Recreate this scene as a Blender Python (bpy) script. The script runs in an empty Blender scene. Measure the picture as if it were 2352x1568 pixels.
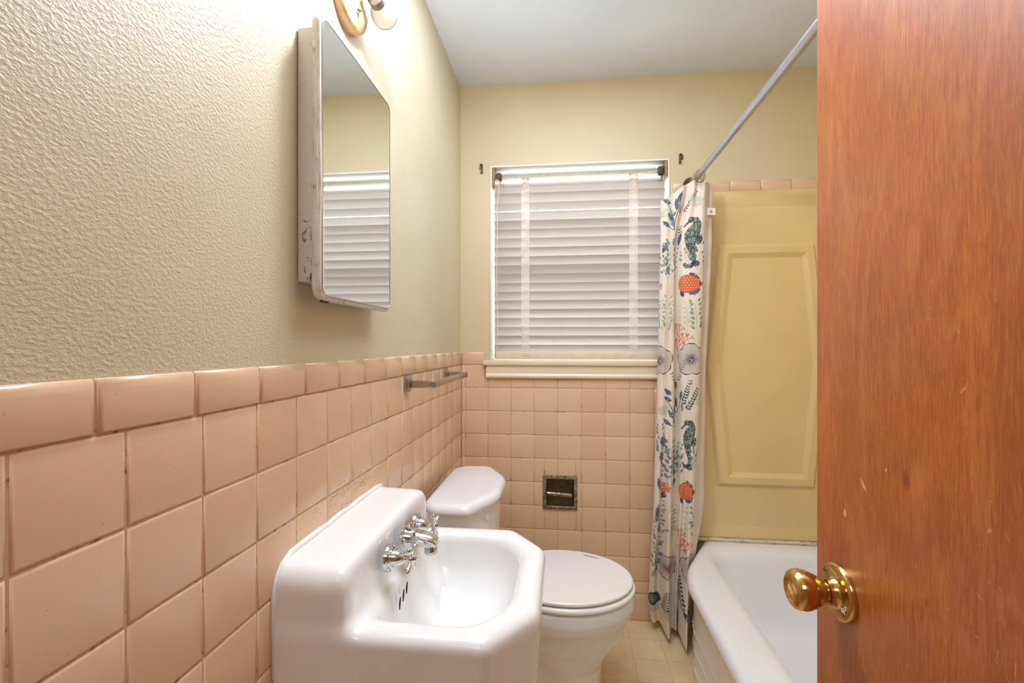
import bpy, bmesh, math, random
import numpy as np
from mathutils import Vector, Matrix
random.seed(7); rng=np.random.default_rng(7)
sc=bpy.context.scene; COL=sc.collection
# ------------------------------------------------------------------ camera
YAW=0.1105; F=1056.2
cd=bpy.data.cameras.new('camera'); cam=bpy.data.objects.new('camera',cd); COL.objects.link(cam)
cam.location=(0.4806,0,1.2565); cam.rotation_euler=(math.pi/2,0,YAW)
cd.sensor_fit='HORIZONTAL'; cd.sensor_width=36; cd.lens=36*F/2352; cd.shift_y=7.2/2352; cd.clip_start=0.02
sc.camera=cam
# ------------------------------------------------------------------ world, exposure
w=bpy.data.worlds.new('world'); sc.world=w; w.use_nodes=True
bg=w.node_tree.nodes['Background']; bg.inputs[1].default_value=9.5
_tc=w.node_tree.nodes.new('ShaderNodeTexCoord'); _sx=w.node_tree.nodes.new('ShaderNodeSeparateXYZ'); _cr=w.node_tree.nodes.new('ShaderNodeValToRGB')
w.node_tree.links.new(_tc.outputs['Generated'],_sx.inputs[0]); w.node_tree.links.new(_sx.outputs[2],_cr.inputs[0]); w.node_tree.links.new(_cr.outputs[0],bg.inputs[0])
_cr.color_ramp.elements[0].position=0.0; _cr.color_ramp.elements[0].color=(0.36,0.38,0.38,1); _cr.color_ramp.elements[1].position=0.12; _cr.color_ramp.elements[1].color=(0.84,0.93,1.0,1)
sc.view_settings.view_transform='Standard'; sc.view_settings.look='None'
sc.view_settings.exposure=0.33; sc.view_settings.gamma=1.0
try: sc.view_settings.use_curve_mapping=False
except Exception: pass
sc.cycles.max_bounces=10; sc.cycles.diffuse_bounces=6; sc.cycles.glossy_bounces=5; sc.cycles.transmission_bounces=8
sc.cycles.sample_clamp_indirect=6; sc.cycles.caustics_reflective=False; sc.cycles.caustics_refractive=False
# ------------------------------------------------------------------ bulb strength and added fill lights
def area(name,loc,rot,sx,sy,power,col):
    l=bpy.data.lights.new(name,'AREA'); l.shape='RECTANGLE'; l.size=sx; l.size_y=sy; l.energy=power; l.color=col
    o=bpy.data.objects.new(name,l); COL.objects.link(o); o.location=loc; o.rotation_euler=rot; return o
BULB_W=385.0
area('hallway_fill',(0.42,-1.0,2.30),(math.radians(40),0,0),0.9,0.6,6.5,(0.86,0.98,1.17))  # unseen fill added behind the camera to brighten the room
area('ceiling_fill',(0.58,1.12,2.46),(0,0,0),0.8,0.9,14.5,(0.84,0.985,1.18))  # added fill without a fixture, lights the room from above
# ------------------------------------------------------------------ helpers
D=2.147; CEIL=2.478
def s2l(c):
    c=[x/255 for x in c]; return tuple([(x/12.92 if x<=0.04045 else ((x+0.055)/1.055)**2.4) for x in c]+[1])
def link(o,parent=None):
    COL.objects.link(o)
    if parent: o.parent=parent
    return o
def mesh_obj(name,verts,faces,mat,parent=None,smooth=False):
    me=bpy.data.meshes.new(name); me.from_pydata([tuple(v) for v in verts],[],[tuple(f) for f in faces]); me.update()
    if mat: me.materials.append(mat)
    o=bpy.data.objects.new(name,me); link(o,parent)
    if smooth: me.polygons.foreach_set('use_smooth',[True]*len(me.polygons))
    return o
def bm_obj(name,bm,mat,parent=None,smooth=None,bevel=0,segs=2):
    bmesh.ops.recalc_face_normals(bm,faces=bm.faces)
    if bevel:
        es=[e for e in bm.edges if e.is_manifold and e.calc_face_angle(0)>0.6]
        bmesh.ops.bevel(bm,geom=es,offset=bevel,segments=segs,profile=0.5,affect='EDGES',clamp_overlap=True)
    me=bpy.data.meshes.new(name); bm.to_mesh(me); bm.free()
    if mat: me.materials.append(mat)
    o=bpy.data.objects.new(name,me); link(o,parent)
    if smooth or bevel:
        me.polygons.foreach_set('use_smooth',[True]*len(me.polygons))
        if bevel or smooth=='auto': me.set_sharp_from_angle(angle=math.radians(40))
    return o
def bbox(bm,x0,x1,y0,y1,z0,z1,M=None):
    c=[(x0,y0,z0),(x1,y0,z0),(x1,y1,z0),(x0,y1,z0),(x0,y0,z1),(x1,y0,z1),(x1,y1,z1),(x0,y1,z1)]
    if M is not None: c=[M@Vector(v) for v in c]
    v=[bm.verts.new(p) for p in c]
    for f in [(0,3,2,1),(4,5,6,7),(0,1,5,4),(1,2,6,5),(2,3,7,6),(3,0,4,7)]: bm.faces.new([v[i] for i in f])
def box(name,x0,x1,y0,y1,z0,z1,mat,parent=None,bevel=0,M=None):
    bm=bmesh.new(); bbox(bm,x0,x1,y0,y1,z0,z1,M); return bm_obj(name,bm,mat,parent,bevel=bevel)
def frame_axes(axis):
    a=Vector(axis).normalized(); t=Vector((0,0,1)) if abs(a.z)<0.9 else Vector((1,0,0))
    u=a.cross(t).normalized(); return a,u,a.cross(u)
def lathe(bm,prof,org,axis,n=40,caps=True):
    """prof: list of (dist along axis, radius)"""
    a,u,v=frame_axes(axis); org=Vector(org); rings=[]
    for d,r in prof:
        rings.append([bm.verts.new(org+a*d+(u*math.cos(2*math.pi*k/n)+v*math.sin(2*math.pi*k/n))*max(r,1e-5)) for k in range(n)])
    for A,B in zip(rings,rings[1:]):
        for k in range(n): bm.faces.new((A[k],A[(k+1)%n],B[(k+1)%n],B[k]))
    if caps: bm.faces.new(rings[0][::-1]); bm.faces.new(rings[-1])
def tube(bm,pts,r,n=12):
    pts=[Vector(p) for p in pts]; rings=[]; pu=None
    for i,p in enumerate(pts):
        t=(pts[min(i+1,len(pts)-1)]-pts[max(i-1,0)]).normalized()
        if pu is None: _,pu,_2=frame_axes(t)
        u=(pu-t*pu.dot(t)).normalized(); pu=u; v=t.cross(u)
        rr=r[i] if isinstance(r,(list,tuple)) else r
        rings.append([bm.verts.new(p+(u*math.cos(2*math.pi*k/n)+v*math.sin(2*math.pi*k/n))*rr) for k in range(n)])
    for A,B in zip(rings,rings[1:]):
        for k in range(n): bm.faces.new((A[k],A[(k+1)%n],B[(k+1)%n],B[k]))
    bm.faces.new(rings[0][::-1]); bm.faces.new(rings[-1])
def L(name,fn,mat,parent=None,smooth='auto'):
    bm=bmesh.new(); fn(bm); return bm_obj(name,bm,mat,parent,smooth=smooth)
def thing(name,label,cat,loc=(0,0,0),group=None):
    o=bpy.data.objects.new(name,None); o.location=loc; link(o); o.empty_display_size=0.05
    o['label']=label; o['category']=cat
    if group: o['group']=group
    return o
def tag(o,label,cat,group=None):
    o['label']=label; o['category']=cat
    if group: o['group']=group
    return o
def struct(o): o['kind']='structure'; return o
def adopt(p):
    """children were built in world space: keep them there"""
    bpy.context.view_layer.update()
    def rec(q,T):
        for c in q.children:
            if c.data is not None:
                c.data.transform(Matrix.Translation(-T)) if c.data.users==1 else None
            rec(c,T)
    rec(p,Vector(p.location))
# ------------------------------------------------------------------ materials
class NB:
    def __init__(s,name):
        s.m=bpy.data.materials.new(name); s.m.use_nodes=True; s.t=s.m.node_tree; s.N=s.t.nodes; s.K=s.t.links
        s.b=s.N['Principled BSDF']; s.out=s.N['Material Output']
    def n(s,t,**kw):
        x=s.N.new(t)
        for k,v in kw.items():
            if k in x.inputs.keys(): x.inputs[k].default_value=v
            else: setattr(x,k,v)
        return x
    def l(s,a,b): s.K.new(a,b)
    def coord(s,scale=(1,1,1)):
        tc=s.n('ShaderNodeNewGeometry'); mp=s.n('ShaderNodeMapping'); mp.inputs['Scale'].default_value=scale
        s.l(tc.outputs['Position'],mp.inputs['Vector']); return mp.outputs[0]
    def noise(s,scale,detail=3,rough=0.5,vec=None,dist=0):
        x=s.n('ShaderNodeTexNoise'); x.inputs['Scale'].default_value=scale; x.inputs['Detail'].default_value=detail
        x.inputs['Roughness'].default_value=rough; x.inputs['Distortion'].default_value=dist
        s.l(vec or s.coord(),x.inputs['Vector']); return x.outputs['Fac']
    def ramp(s,fac,stops):
        r=s.n('ShaderNodeValToRGB'); e=r.color_ramp.elements
        while len(e)<len(stops): e.new(0.5)
        for i,(p,c) in enumerate(stops):
            e[i].position=p; e[i].color=c if len(c)==4 else tuple(list(c)+[1])
        s.l(fac,r.inputs[0]); return r.outputs[0]
    def mix(s,fac,a,b,mode='MIX'):
        x=s.n('ShaderNodeMix',data_type='RGBA',blend_type=mode)
        for sock,v in ((x.inputs[0],fac),(x.inputs[6],a),(x.inputs[7],b)):
            if hasattr(v,'links'): s.l(v,sock)
            else: sock.default_value=v
        return x.outputs[2]
    def math(s,op,a,b=0.0,clamp=False):
        x=s.n('ShaderNodeMath',operation=op); x.use_clamp=clamp
        for i,v in enumerate((a,b)):
            if hasattr(v,'links'): s.l(v,x.inputs[i])
            else: x.inputs[i].default_value=v
        return x.outputs[0]
    def bump(s,h,strength,dist=0.01,prev=None):
        x=s.n('ShaderNodeBump'); x.inputs['Strength'].default_value=strength; x.inputs['Distance'].default_value=dist
        s.l(h,x.inputs['Height'])
        if prev: s.l(prev,x.inputs['Normal'])
        return x.outputs[0]
    def set(s,**kw):
        for k,v in kw.items():
            i=s.b.inputs[k.replace('_',' ')]
            if hasattr(v,'links'): s.l(v,i)
            else: i.default_value=v
        return s.m
BW=(0,0,0,1); WH=(1,1,1,1)
def mat_simple(name,col,rough=0.5,metal=0,var=0.06,scale=30,bump=0.0,**kw):
    b=NB(name); c=s2l(col); f=b.noise(scale,4,0.6)
    d=tuple([x*(1-var) for x in c[:3]]+[1]); e=tuple([min(1,x*(1+var)) for x in c[:3]]+[1])
    args=dict(Base_Color=b.ramp(f,[(0.3,d),(0.7,e)]),Roughness=rough,Metallic=metal)
    if bump: args['Normal']=b.bump(b.noise(scale*6,3),bump,0.002)
    args.update(kw); return b.set(**args)
def m_wall():
    b=NB('cream_textured_paint')
    base=b.ramp(b.noise(3,3),[(0.3,s2l((203,190,162))),(0.7,s2l((211,198,170)))])
    v=b.coord((1,1,1)); v2=b.coord((1,0.85,1.1))
    n1=b.noise(205,4,0.5,v2,0.1); n2=b.noise(330,3,0.6,v)
    vor=b.n('ShaderNodeTexVoronoi'); vor.inputs['Scale'].default_value=210; b.l(v2,vor.inputs['Vector'])
    h=b.math('ADD',b.math('MULTIPLY',b.ramp(n1,[(0.42,BW),(0.62,WH)]),0.8),b.math('MULTIPLY',n2,0.25))
    h=b.math('ADD',h,b.math('MULTIPLY',vor.outputs['Distance'],0.25))
    n=b.bump(h,0.42,0.0011)
    return b.set(Base_Color=base,Roughness=0.42,Normal=n)
def m_wall2():
    b=NB('cream_smooth_paint')
    base=b.ramp(b.noise(2.5,3),[(0.3,s2l((206,188,152))),(0.7,s2l((212,194,158)))])
    n=b.bump(b.noise(160,4,0.6),0.25,0.0012)
    return b.set(Base_Color=base,Roughness=0.45,Normal=n)
def m_ceil():
    b=NB('white_ceiling_paint')
    base=b.ramp(b.noise(2.2,4),[(0.3,s2l((212,221,235))),(0.7,s2l((220,228,240)))])
    # small mildew specks
    sp=b.n('ShaderNodeTexNoise'); sp.inputs['Scale'].default_value=140; b.l(b.coord((1,1,1)),sp.inputs['Vector'])
    g=b.n('ShaderNodeNewGeometry'); d=b.n('ShaderNodeVectorMath',operation='DISTANCE'); b.l(g.outputs['Position'],d.inputs[0]); d.inputs[1].default_value=(1.22,1.81,CEIL)
    mask=b.math('MULTIPLY',b.ramp(sp.outputs[0],[(0.66,BW),(0.70,WH)]),b.ramp(d.outputs['Value'],[(0.03,WH),(0.09,BW)]))
    return b.set(Base_Color=b.mix(mask,base,s2l((90,85,82))),Roughness=0.6,Normal=b.bump(b.noise(120,4,0.6),0.2,0.0012))
def m_tile(name,c0,c1,pit=True):
    b=NB(name)
    at=b.n('ShaderNodeAttribute',attribute_name='tone'); tone=at.outputs['Fac']
    base=b.ramp(tone,[(0.0,s2l(c0)),(1.0,s2l(c1))])
    base=b.mix(b.math('MULTIPLY',b.noise(14,4,0.6),0.35),base,s2l(tuple(int(x*0.93) for x in c0)))
    # fine brown specks and pits
    sp=b.ramp(b.noise(230,2,0.5),[(0.735,BW),(0.76,WH)])
    base=b.mix(b.math('MULTIPLY',sp,0.55),base,s2l((120,82,55)))
    n=b.bump(b.noise(60,3,0.5),0.10,0.001)
    # dirt and chipped paint where the wash basin meets the wall (a stain with its own shape)
    g=b.n('ShaderNodeSeparateXYZ'); ge=b.n('ShaderNodeNewGeometry'); b.l(ge.outputs['Position'],g.inputs[0])
    yy=b.math('SUBTRACT',g.outputs[1],1.00); zz=b.math('SUBTRACT',g.outputs[2],0.930)
    e=b.math('ADD',b.math('POWER',b.math('ABSOLUTE',b.math('DIVIDE',yy,0.20)),2),b.math('POWER',b.math('ABSOLUTE',b.math('DIVIDE',zz,0.042)),2))
    near=b.ramp(e,[(0.15,WH),(1.0,BW)])
    st=b.ramp(b.noise(75,5,0.75,b.coord((1,0.7,1.4)),1.0),[(0.55,BW),(0.60,WH)])
    m1=b.math('MULTIPLY',b.math('MULTIPLY',near,st),0.75)
    lowx=b.math('LESS_THAN',g.outputs[0],0.02); m1=b.math('MULTIPLY',m1,lowx)
    base=b.mix(m1,base,s2l((112,96,80)))
    # grey scuff under the towel rail and paler patched paint
    y2=b.math('SUBTRACT',g.outputs[1],1.15); z2=b.math('SUBTRACT',g.outputs[2],1.04)
    e2=b.math('ADD',b.math('POWER',b.math('ABSOLUTE',b.math('DIVIDE',y2,0.13)),2),b.math('POWER',b.math('ABSOLUTE',b.math('DIVIDE',z2,0.13)),2))
    near2=b.ramp(e2,[(0.3,WH),(1.0,BW)])
    pal=b.ramp(b.noise(16,3,0.5,b.coord((1,2.2,0.8)),0.5),[(0.58,BW),(0.61,WH)])
    base=b.mix(b.math('MULTIPLY',b.math('MULTIPLY',pal,near2),b.math('MULTIPLY',lowx,0.5)),base,s2l((226,203,172)))
    sc2=b.ramp(b.noise(90,5,0.8,b.coord((1,1,0.8)),1.2),[(0.60,BW),(0.64,WH)])
    base=b.mix(b.math('MULTIPLY',b.math('MULTIPLY',sc2,near2),b.math('MULTIPLY',lowx,0.6)),base,s2l((140,122,104)))
    return b.set(Base_Color=base,Roughness=0.22,Normal=n,Coat_Weight=0.25,Coat_Roughness=0.15)
def m_grout():
    b=NB('painted_grout')
    base=b.ramp(b.noise(45,4,0.7),[(0.34,s2l((128,96,70))),(0.44,s2l((204,168,136)))])
    return b.set(Base_Color=base,Roughness=0.6)
def m_floor():
    b=NB('tan_vinyl_squares')
    base=b.ramp(b.noise(9,5,0.65),[(0.3,s2l((214,186,142))),(0.7,s2l((228,203,162)))])
    br=b.n('ShaderNodeTexBrick'); br.offset=0; br.squash=1
    br.inputs['Scale'].default_value=1; br.inputs['Brick Width'].default_value=0.128; br.inputs['Row Height'].default_value=0.128
    br.inputs['Mortar Size'].default_value=0.0012; br.inputs['Mortar Smooth'].default_value=0.3
    g=b.n('ShaderNodeNewGeometry'); mp=b.n('ShaderNodeMapping'); mp.inputs['Location'].default_value=(-0.762+0.128*6,-2.012+0.128*16,0)
    b.l(g.outputs['Position'],mp.inputs[0]); b.l(mp.outputs[0],br.inputs['Vector'])
    base=b.mix(b.math('MULTIPLY',br.outputs['Fac'],0.7),base,s2l((176,138,92)))
    sp=b.ramp(b.noise(160,2,0.6),[(0.715,BW),(0.74,WH)]); base=b.mix(b.math('MULTIPLY',sp,0.6),base,s2l((110,78,48)))
    return b.set(Base_Color=base,Roughness=0.4,Normal=b.bump(b.noise(300,2),0.1,0.001))
def m_porcelain(name,col,rough=0.09):
    b=NB(name); c=s2l(col)
    base=b.ramp(b.noise(6,3),[(0.3,tuple([x*0.98 for x in c[:3]]+[1])),(0.7,c)])
    sp=b.ramp(b.noise(110,1,0.4),[(0.83,BW),(0.84,WH)]); base=b.mix(b.math('MULTIPLY',sp,0.5),base,s2l((130,110,95)))
    return b.set(Base_Color=base,Roughness=rough,IOR=1.5,Coat_Weight=0.3,Coat_Roughness=0.03)
def m_wood():
    b=NB('orange_stained_plywood')
    v=b.coord((60,95,8)); g=b.noise(7,5,0.65,v,0.4)
    v2=b.coord((20,30,1.4)); g2=b.noise(9,4,0.6,v2,0.4)
    v3=b.coord((1,2.2,1.1)); blotch=b.noise(3.2,4,0.6,v3,1.2)
    c=b.ramp(g,[(0.30,s2l((148,72,18))),(0.5,s2l((174,92,24))),(0.70,s2l((196,118,42)))])
    c=b.mix(b.math('MULTIPLY',b.ramp(g2,[(0.45,BW),(0.7,WH)]),0.35),c,s2l((128,56,20)))
    c=b.mix(b.ramp(blotch,[(0.40,BW),(0.75,(0.5,0.5,0.5,1))]),c,s2l((132,56,20)))
    fig=b.noise(5,5,0.6,b.coord((1,5,1.2)),1.8)
    c=b.mix(b.math('MULTIPLY',b.ramp(fig,[(0.5,BW),(0.62,WH)]),0.20),c,s2l((216,140,82)))
    # knots
    for (ky,kz,r) in ((0.485,1.125,0.006),(0.36,0.985,0.006),(0.46,1.02,0.003),(0.30,1.62,0.004)):
        ge=b.n('ShaderNodeNewGeometry'); mp=b.n('ShaderNodeMapping'); mp.inputs['Scale'].default_value=(0,1.3,0.7); mp.inputs['Location'].default_value=(0,-ky*1.3,-kz*0.7)
        b.l(ge.outputs['Position'],mp.inputs[0]); ln=b.n('ShaderNodeVectorMath',operation='LENGTH'); b.l(mp.outputs[0],ln.inputs[0])
        k=b.ramp(ln.outputs['Value'],[(r*0.4,WH),(r*1.4,BW)])
        c=b.mix(b.math('MULTIPLY',k,0.75),c,s2l((96,30,16)))
    # chips and scratches
    sp=b.ramp(b.noise(120,2,0.5,b.coord((1,1.5,0.7)),0.8),[(0.715,BW),(0.73,WH)])
    msk=b.ramp(b.noise(2.0,2,0.5),[(0.42,BW),(0.6,WH)])
    c=b.mix(b.math('MULTIPLY',b.math('MULTIPLY',sp,msk),0.8),c,s2l((226,170,120)))
    return b.set(Base_Color=c,Roughness=0.42,Normal=b.bump(g,0.10,0.0006),Coat_Weight=0.08,Coat_Roughness=0.3)
def m_rusty():
    b=NB('worn_white_enamel')
    base=b.ramp(b.noise(8,3),[(0.3,s2l((212,204,198))),(0.7,s2l((224,216,209)))])
    n=b.noise(60,6,0.75,b.coord((1.2,1,0.8)),0.8)
    g=b.n('ShaderNodeSeparateXYZ'); ge=b.n('ShaderNodeNewGeometry'); b.l(ge.outputs['Position'],g.inputs[0])
    low=b.math('MULTIPLY',b.math('SUBTRACT',1.50,g.outputs[2]),1.6,clamp=True)
    low=b.math('MINIMUM',low,0.16)
    low=b.math('MULTIPLY',low,b.math('MULTIPLY',g.outputs[0],40,clamp=True))
    st=b.ramp(b.math('ADD',n,low),[(0.60,BW),(0.68,WH)])
    base=b.mix(b.math('MULTIPLY',st,0.9),base,s2l((74,52,34)))
    return b.set(Base_Color=base,Roughness=0.35)
def m_scratched():
    b=NB('worn_white_enamel_edge')
    n=b.noise(30,5,0.75,b.coord((2,2,0.7)),0.8)
    base=b.ramp(n,[(0.42,s2l((222,219,214))),(0.58,s2l((208,200,190))),(0.68,s2l((134,112,92)))])
    return b.set(Base_Color=base,Roughness=0.3,Metallic=0.1)
def m_brass():
    b=NB('polished_brass')
    return b.set(Base_Color=b.ramp(b.noise(40,3),[(0.3,s2l((206,168,98))),(0.7,s2l((218,184,118)))]),Metallic=1,Roughness=0.13)
def m_oldmetal():
    b=NB('tarnished_nickel')
    n=b.noise(55,5,0.7,None,0.4)
    return b.set(Base_Color=b.ramp(n,[(0.35,s2l((96,80,52))),(0.5,s2l((158,144,116))),(0.68,s2l((196,188,168)))]),Metallic=0.85,Roughness=b.ramp(n,[(0.3,(0.5,)*3),(0.7,(0.25,)*3)]))
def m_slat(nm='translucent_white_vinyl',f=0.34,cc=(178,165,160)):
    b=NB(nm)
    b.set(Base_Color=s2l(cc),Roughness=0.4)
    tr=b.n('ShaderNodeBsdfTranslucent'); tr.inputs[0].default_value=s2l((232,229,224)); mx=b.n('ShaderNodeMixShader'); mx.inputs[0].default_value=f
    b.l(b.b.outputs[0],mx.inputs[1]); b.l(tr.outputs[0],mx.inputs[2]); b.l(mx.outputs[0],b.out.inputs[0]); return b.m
def m_tape():
    b=NB('stained_translucent_tape')
    f=b.noise(40,4,0.7); c=b.ramp(f,[(0.35,s2l((232,218,204))),(0.6,s2l((244,240,236)))])
    g=b.n('ShaderNodeSeparateXYZ'); ge=b.n('ShaderNodeNewGeometry'); b.l(ge.outputs['Position'],g.inputs[0])
    top=b.math('MULTIPLY',b.math('SUBTRACT',g.outputs[2],1.93),9,clamp=True)
    c=b.mix(b.math('MULTIPLY',top,b.ramp(b.noise(70,5,0.8),[(0.4,BW),(0.6,WH)])),c,s2l((176,130,72)))
    b.set(Base_Color=c,Roughness=0.4)
    tr=b.n('ShaderNodeBsdfTranslucent'); b.l(c,tr.inputs[0]); tp=b.n('ShaderNodeBsdfTransparent')
    mx=b.n('ShaderNodeMixShader'); mx.inputs[0].default_value=0.3; m2=b.n('ShaderNodeMixShader'); m2.inputs[0].default_value=0.5
    b.l(b.b.outputs[0],mx.inputs[1]); b.l(tr.outputs[0],mx.inputs[2]); b.l(mx.outputs[0],m2.inputs[1]); b.l(tp.outputs[0],m2.inputs[2]); b.l(m2.outputs[0],b.out.inputs[0]); return b.m
def m_headrail():
    b=NB('dusty_headrail')
    n=b.noise(50,5,0.75,b.coord((0.8,1,1.5)),0.6)
    g=b.n('ShaderNodeSeparateXYZ'); ge=b.n('ShaderNodeNewGeometry'); b.l(ge.outputs['Position'],g.inputs[0])
    hz=b.math('MULTIPLY',b.math('SUBTRACT',g.outputs[2],2.050),28,clamp=True)
    c=b.ramp(n,[(0.3,s2l((146,140,126))),(0.55,s2l((196,196,184))),(0.75,s2l((170,150,130)))])
    c=b.mix(b.math('MULTIPLY',hz,b.ramp(n,[(0.35,BW),(0.6,WH)])),c,s2l((74,72,64)))
    return b.set(Base_Color=c,Roughness=0.6)
def m_glass():
    b=NB('clear_glass'); b.set(Base_Color=WH,Roughness=0.0,IOR=1.45,Transmission_Weight=1.0); 
    tp=b.n('ShaderNodeBsdfTransparent'); gl=b.n('ShaderNodeBsdfGlossy'); gl.inputs['Roughness'].default_value=0.02
    mx=b.n('ShaderNodeMixShader'); mx.inputs[0].default_value=0.06; b.l(tp.outputs[0],mx.inputs[1]); b.l(gl.outputs[0],mx.inputs[2]); b.l(mx.outputs[0],b.out.inputs[0]); return b.m
def m_emit(name,col,st):
    b=NB(name); e=b.n('ShaderNodeEmission'); e.inputs[0].default_value=col; e.inputs[1].default_value=st; b.l(e.outputs[0],b.out.inputs[0]); return b.m
def m_mirror():
    b=NB('mirror_glass')
    sm=b.ramp(b.noise(55,5,0.8,b.coord((1,1,0.7)),0.8),[(0.62,(0.02,)*3),(0.75,(0.35,)*3)])
    g=b.n('ShaderNodeNewGeometry'); d=b.n('ShaderNodeVectorMath',operation='DISTANCE'); b.l(g.outputs['Position'],d.inputs[0]); d.inputs[1].default_value=(0.05,0.905,1.72)
    mask=b.ramp(d.outputs['Value'],[(0.02,WH),(0.07,BW)])
    r=b.math('ADD',b.math('MULTIPLY',sm,mask),0.012)
    return b.set(Base_Color=(0.86,0.89,0.87,1),Metallic=1.0,Roughness=r)
def m_surround():
    b=NB('yellow_acrylic_surround')
    return b.set(Base_Color=b.ramp(b.noise(3,3),[(0.3,s2l((217,191,136))),(0.7,s2l((225,199,144)))]),Roughness=0.24)
def m_caulk():
    b=NB('mildewed_caulk'); n=b.noise(65,5,0.8,b.coord((1,1,1.5)),0.7)
    return b.set(Base_Color=b.ramp(n,[(0.36,s2l((112,92,70))),(0.47,s2l((212,198,174)))]),Roughness=0.5)
def m_curtain():
    b=NB('printed_cotton_curtain')
    at=b.n('ShaderNodeAttribute',attribute_name='print'); c=at.outputs['Color']
    uv=b.n('ShaderNodeAttribute',attribute_name='cloth_uv')
    wv=b.n('ShaderNodeTexChecker'); wv.inputs['Scale'].default_value=170; b.l(uv.outputs['Vector'],wv.inputs['Vector'])
    b.set(Base_Color=c,Roughness=0.85,Normal=b.bump(wv.outputs['Fac'],0.35,0.0008))
    tr=b.n('ShaderNodeBsdfTranslucent'); b.l(c,tr.inputs[0]); mx=b.n('ShaderNodeMixShader'); mx.inputs[0].default_value=0.15
    b.l(b.b.outputs[0],mx.inputs[1]); b.l(tr.outputs[0],mx.inputs[2]); b.l(mx.outputs[0],b.out.inputs[0]); return b.m
M_WALL=m_wall(); M_WALL2=m_wall2(); M_CEIL=m_ceil()
M_TILE=m_tile('pink_wall_tile',(218,182,148),(227,194,162)); M_GROUT=m_grout(); M_FLOOR=m_floor()
M_PORC=m_porcelain('white_porcelain',(236,233,230)); M_PORC2=m_porcelain('cool_white_porcelain',(232,231,234)); M_SEAT=m_porcelain('white_seat_enamel',(234,230,227),0.2)
M_WOOD=m_wood(); M_RUST=m_rusty(); M_EDGE=m_scratched(); M_BRASS=m_brass(); M_OLD=m_oldmetal(); M_SLAT=m_slat(); M_TAPE=m_tape(); M_HEAD=m_headrail()
M_TOPS=m_slat('backlit_white_vinyl',0.75,(246,246,246)); M_GLASS=m_glass(); M_MIRROR=m_mirror(); M_SURR=m_surround(); M_CAULK=m_caulk(); M_CURT=m_curtain()  # M_TOPS: slat vinyl whitened, the backlight put into its colour
M_CHROME=mat_simple('chrome',(214,214,214),0.07,1.0,0.02); M_ROD=mat_simple('galvanised_rod',(186,188,196),0.32,0.85,0.08,60,0.1)
M_NICK=mat_simple('dull_nickel',(178,166,150),0.26,0.9,0.08,40); M_TRIM=mat_simple('cream_trim_paint',(228,208,180),0.35,0,0.02,12,0.1)
M_WHITE=mat_simple('white_window_paint',(236,238,236),0.4,0,0.02,12); M_BROWN=mat_simple('brown_wood_bracket',(156,114,72),0.5,0,0.2,60)
M_DARK=mat_simple('dark_rusty_metal',(74,60,48),0.5,0.5,0.3,90); M_HOOK=mat_simple('old_brass_hook',(104,84,56),0.45,0.7,0.2,120)
M_CORD=mat_simple('white_cord',(236,230,222),0.7,0,0.04,50); M_CAN=mat_simple('flaking_brass_canopy',(226,198,158),0.3,0.2,0.22,40,0.4)
M_BLACK=mat_simple('black_slot',(18,16,15),0.8); M_LIP=mat_simple('yellowed_rail_lip',(222,202,176),0.5,0,0.05,30)
M_SOCK=mat_simple('grey_lamp_socket',(150,138,132),0.35,0.5,0.05)
M_TAG=mat_simple('white_cloth_tag',(228,216,200),0.8,0,0.02); M_TAGP=mat_simple('grey_tag_print',(120,110,104),0.8)
M_SCAR=mat_simple('grey_chip',(150,138,128),0.6,0,0.3,200); M_PALE=mat_simple('pale_chip',(226,170,126),0.6,0,0.15,200)

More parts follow.
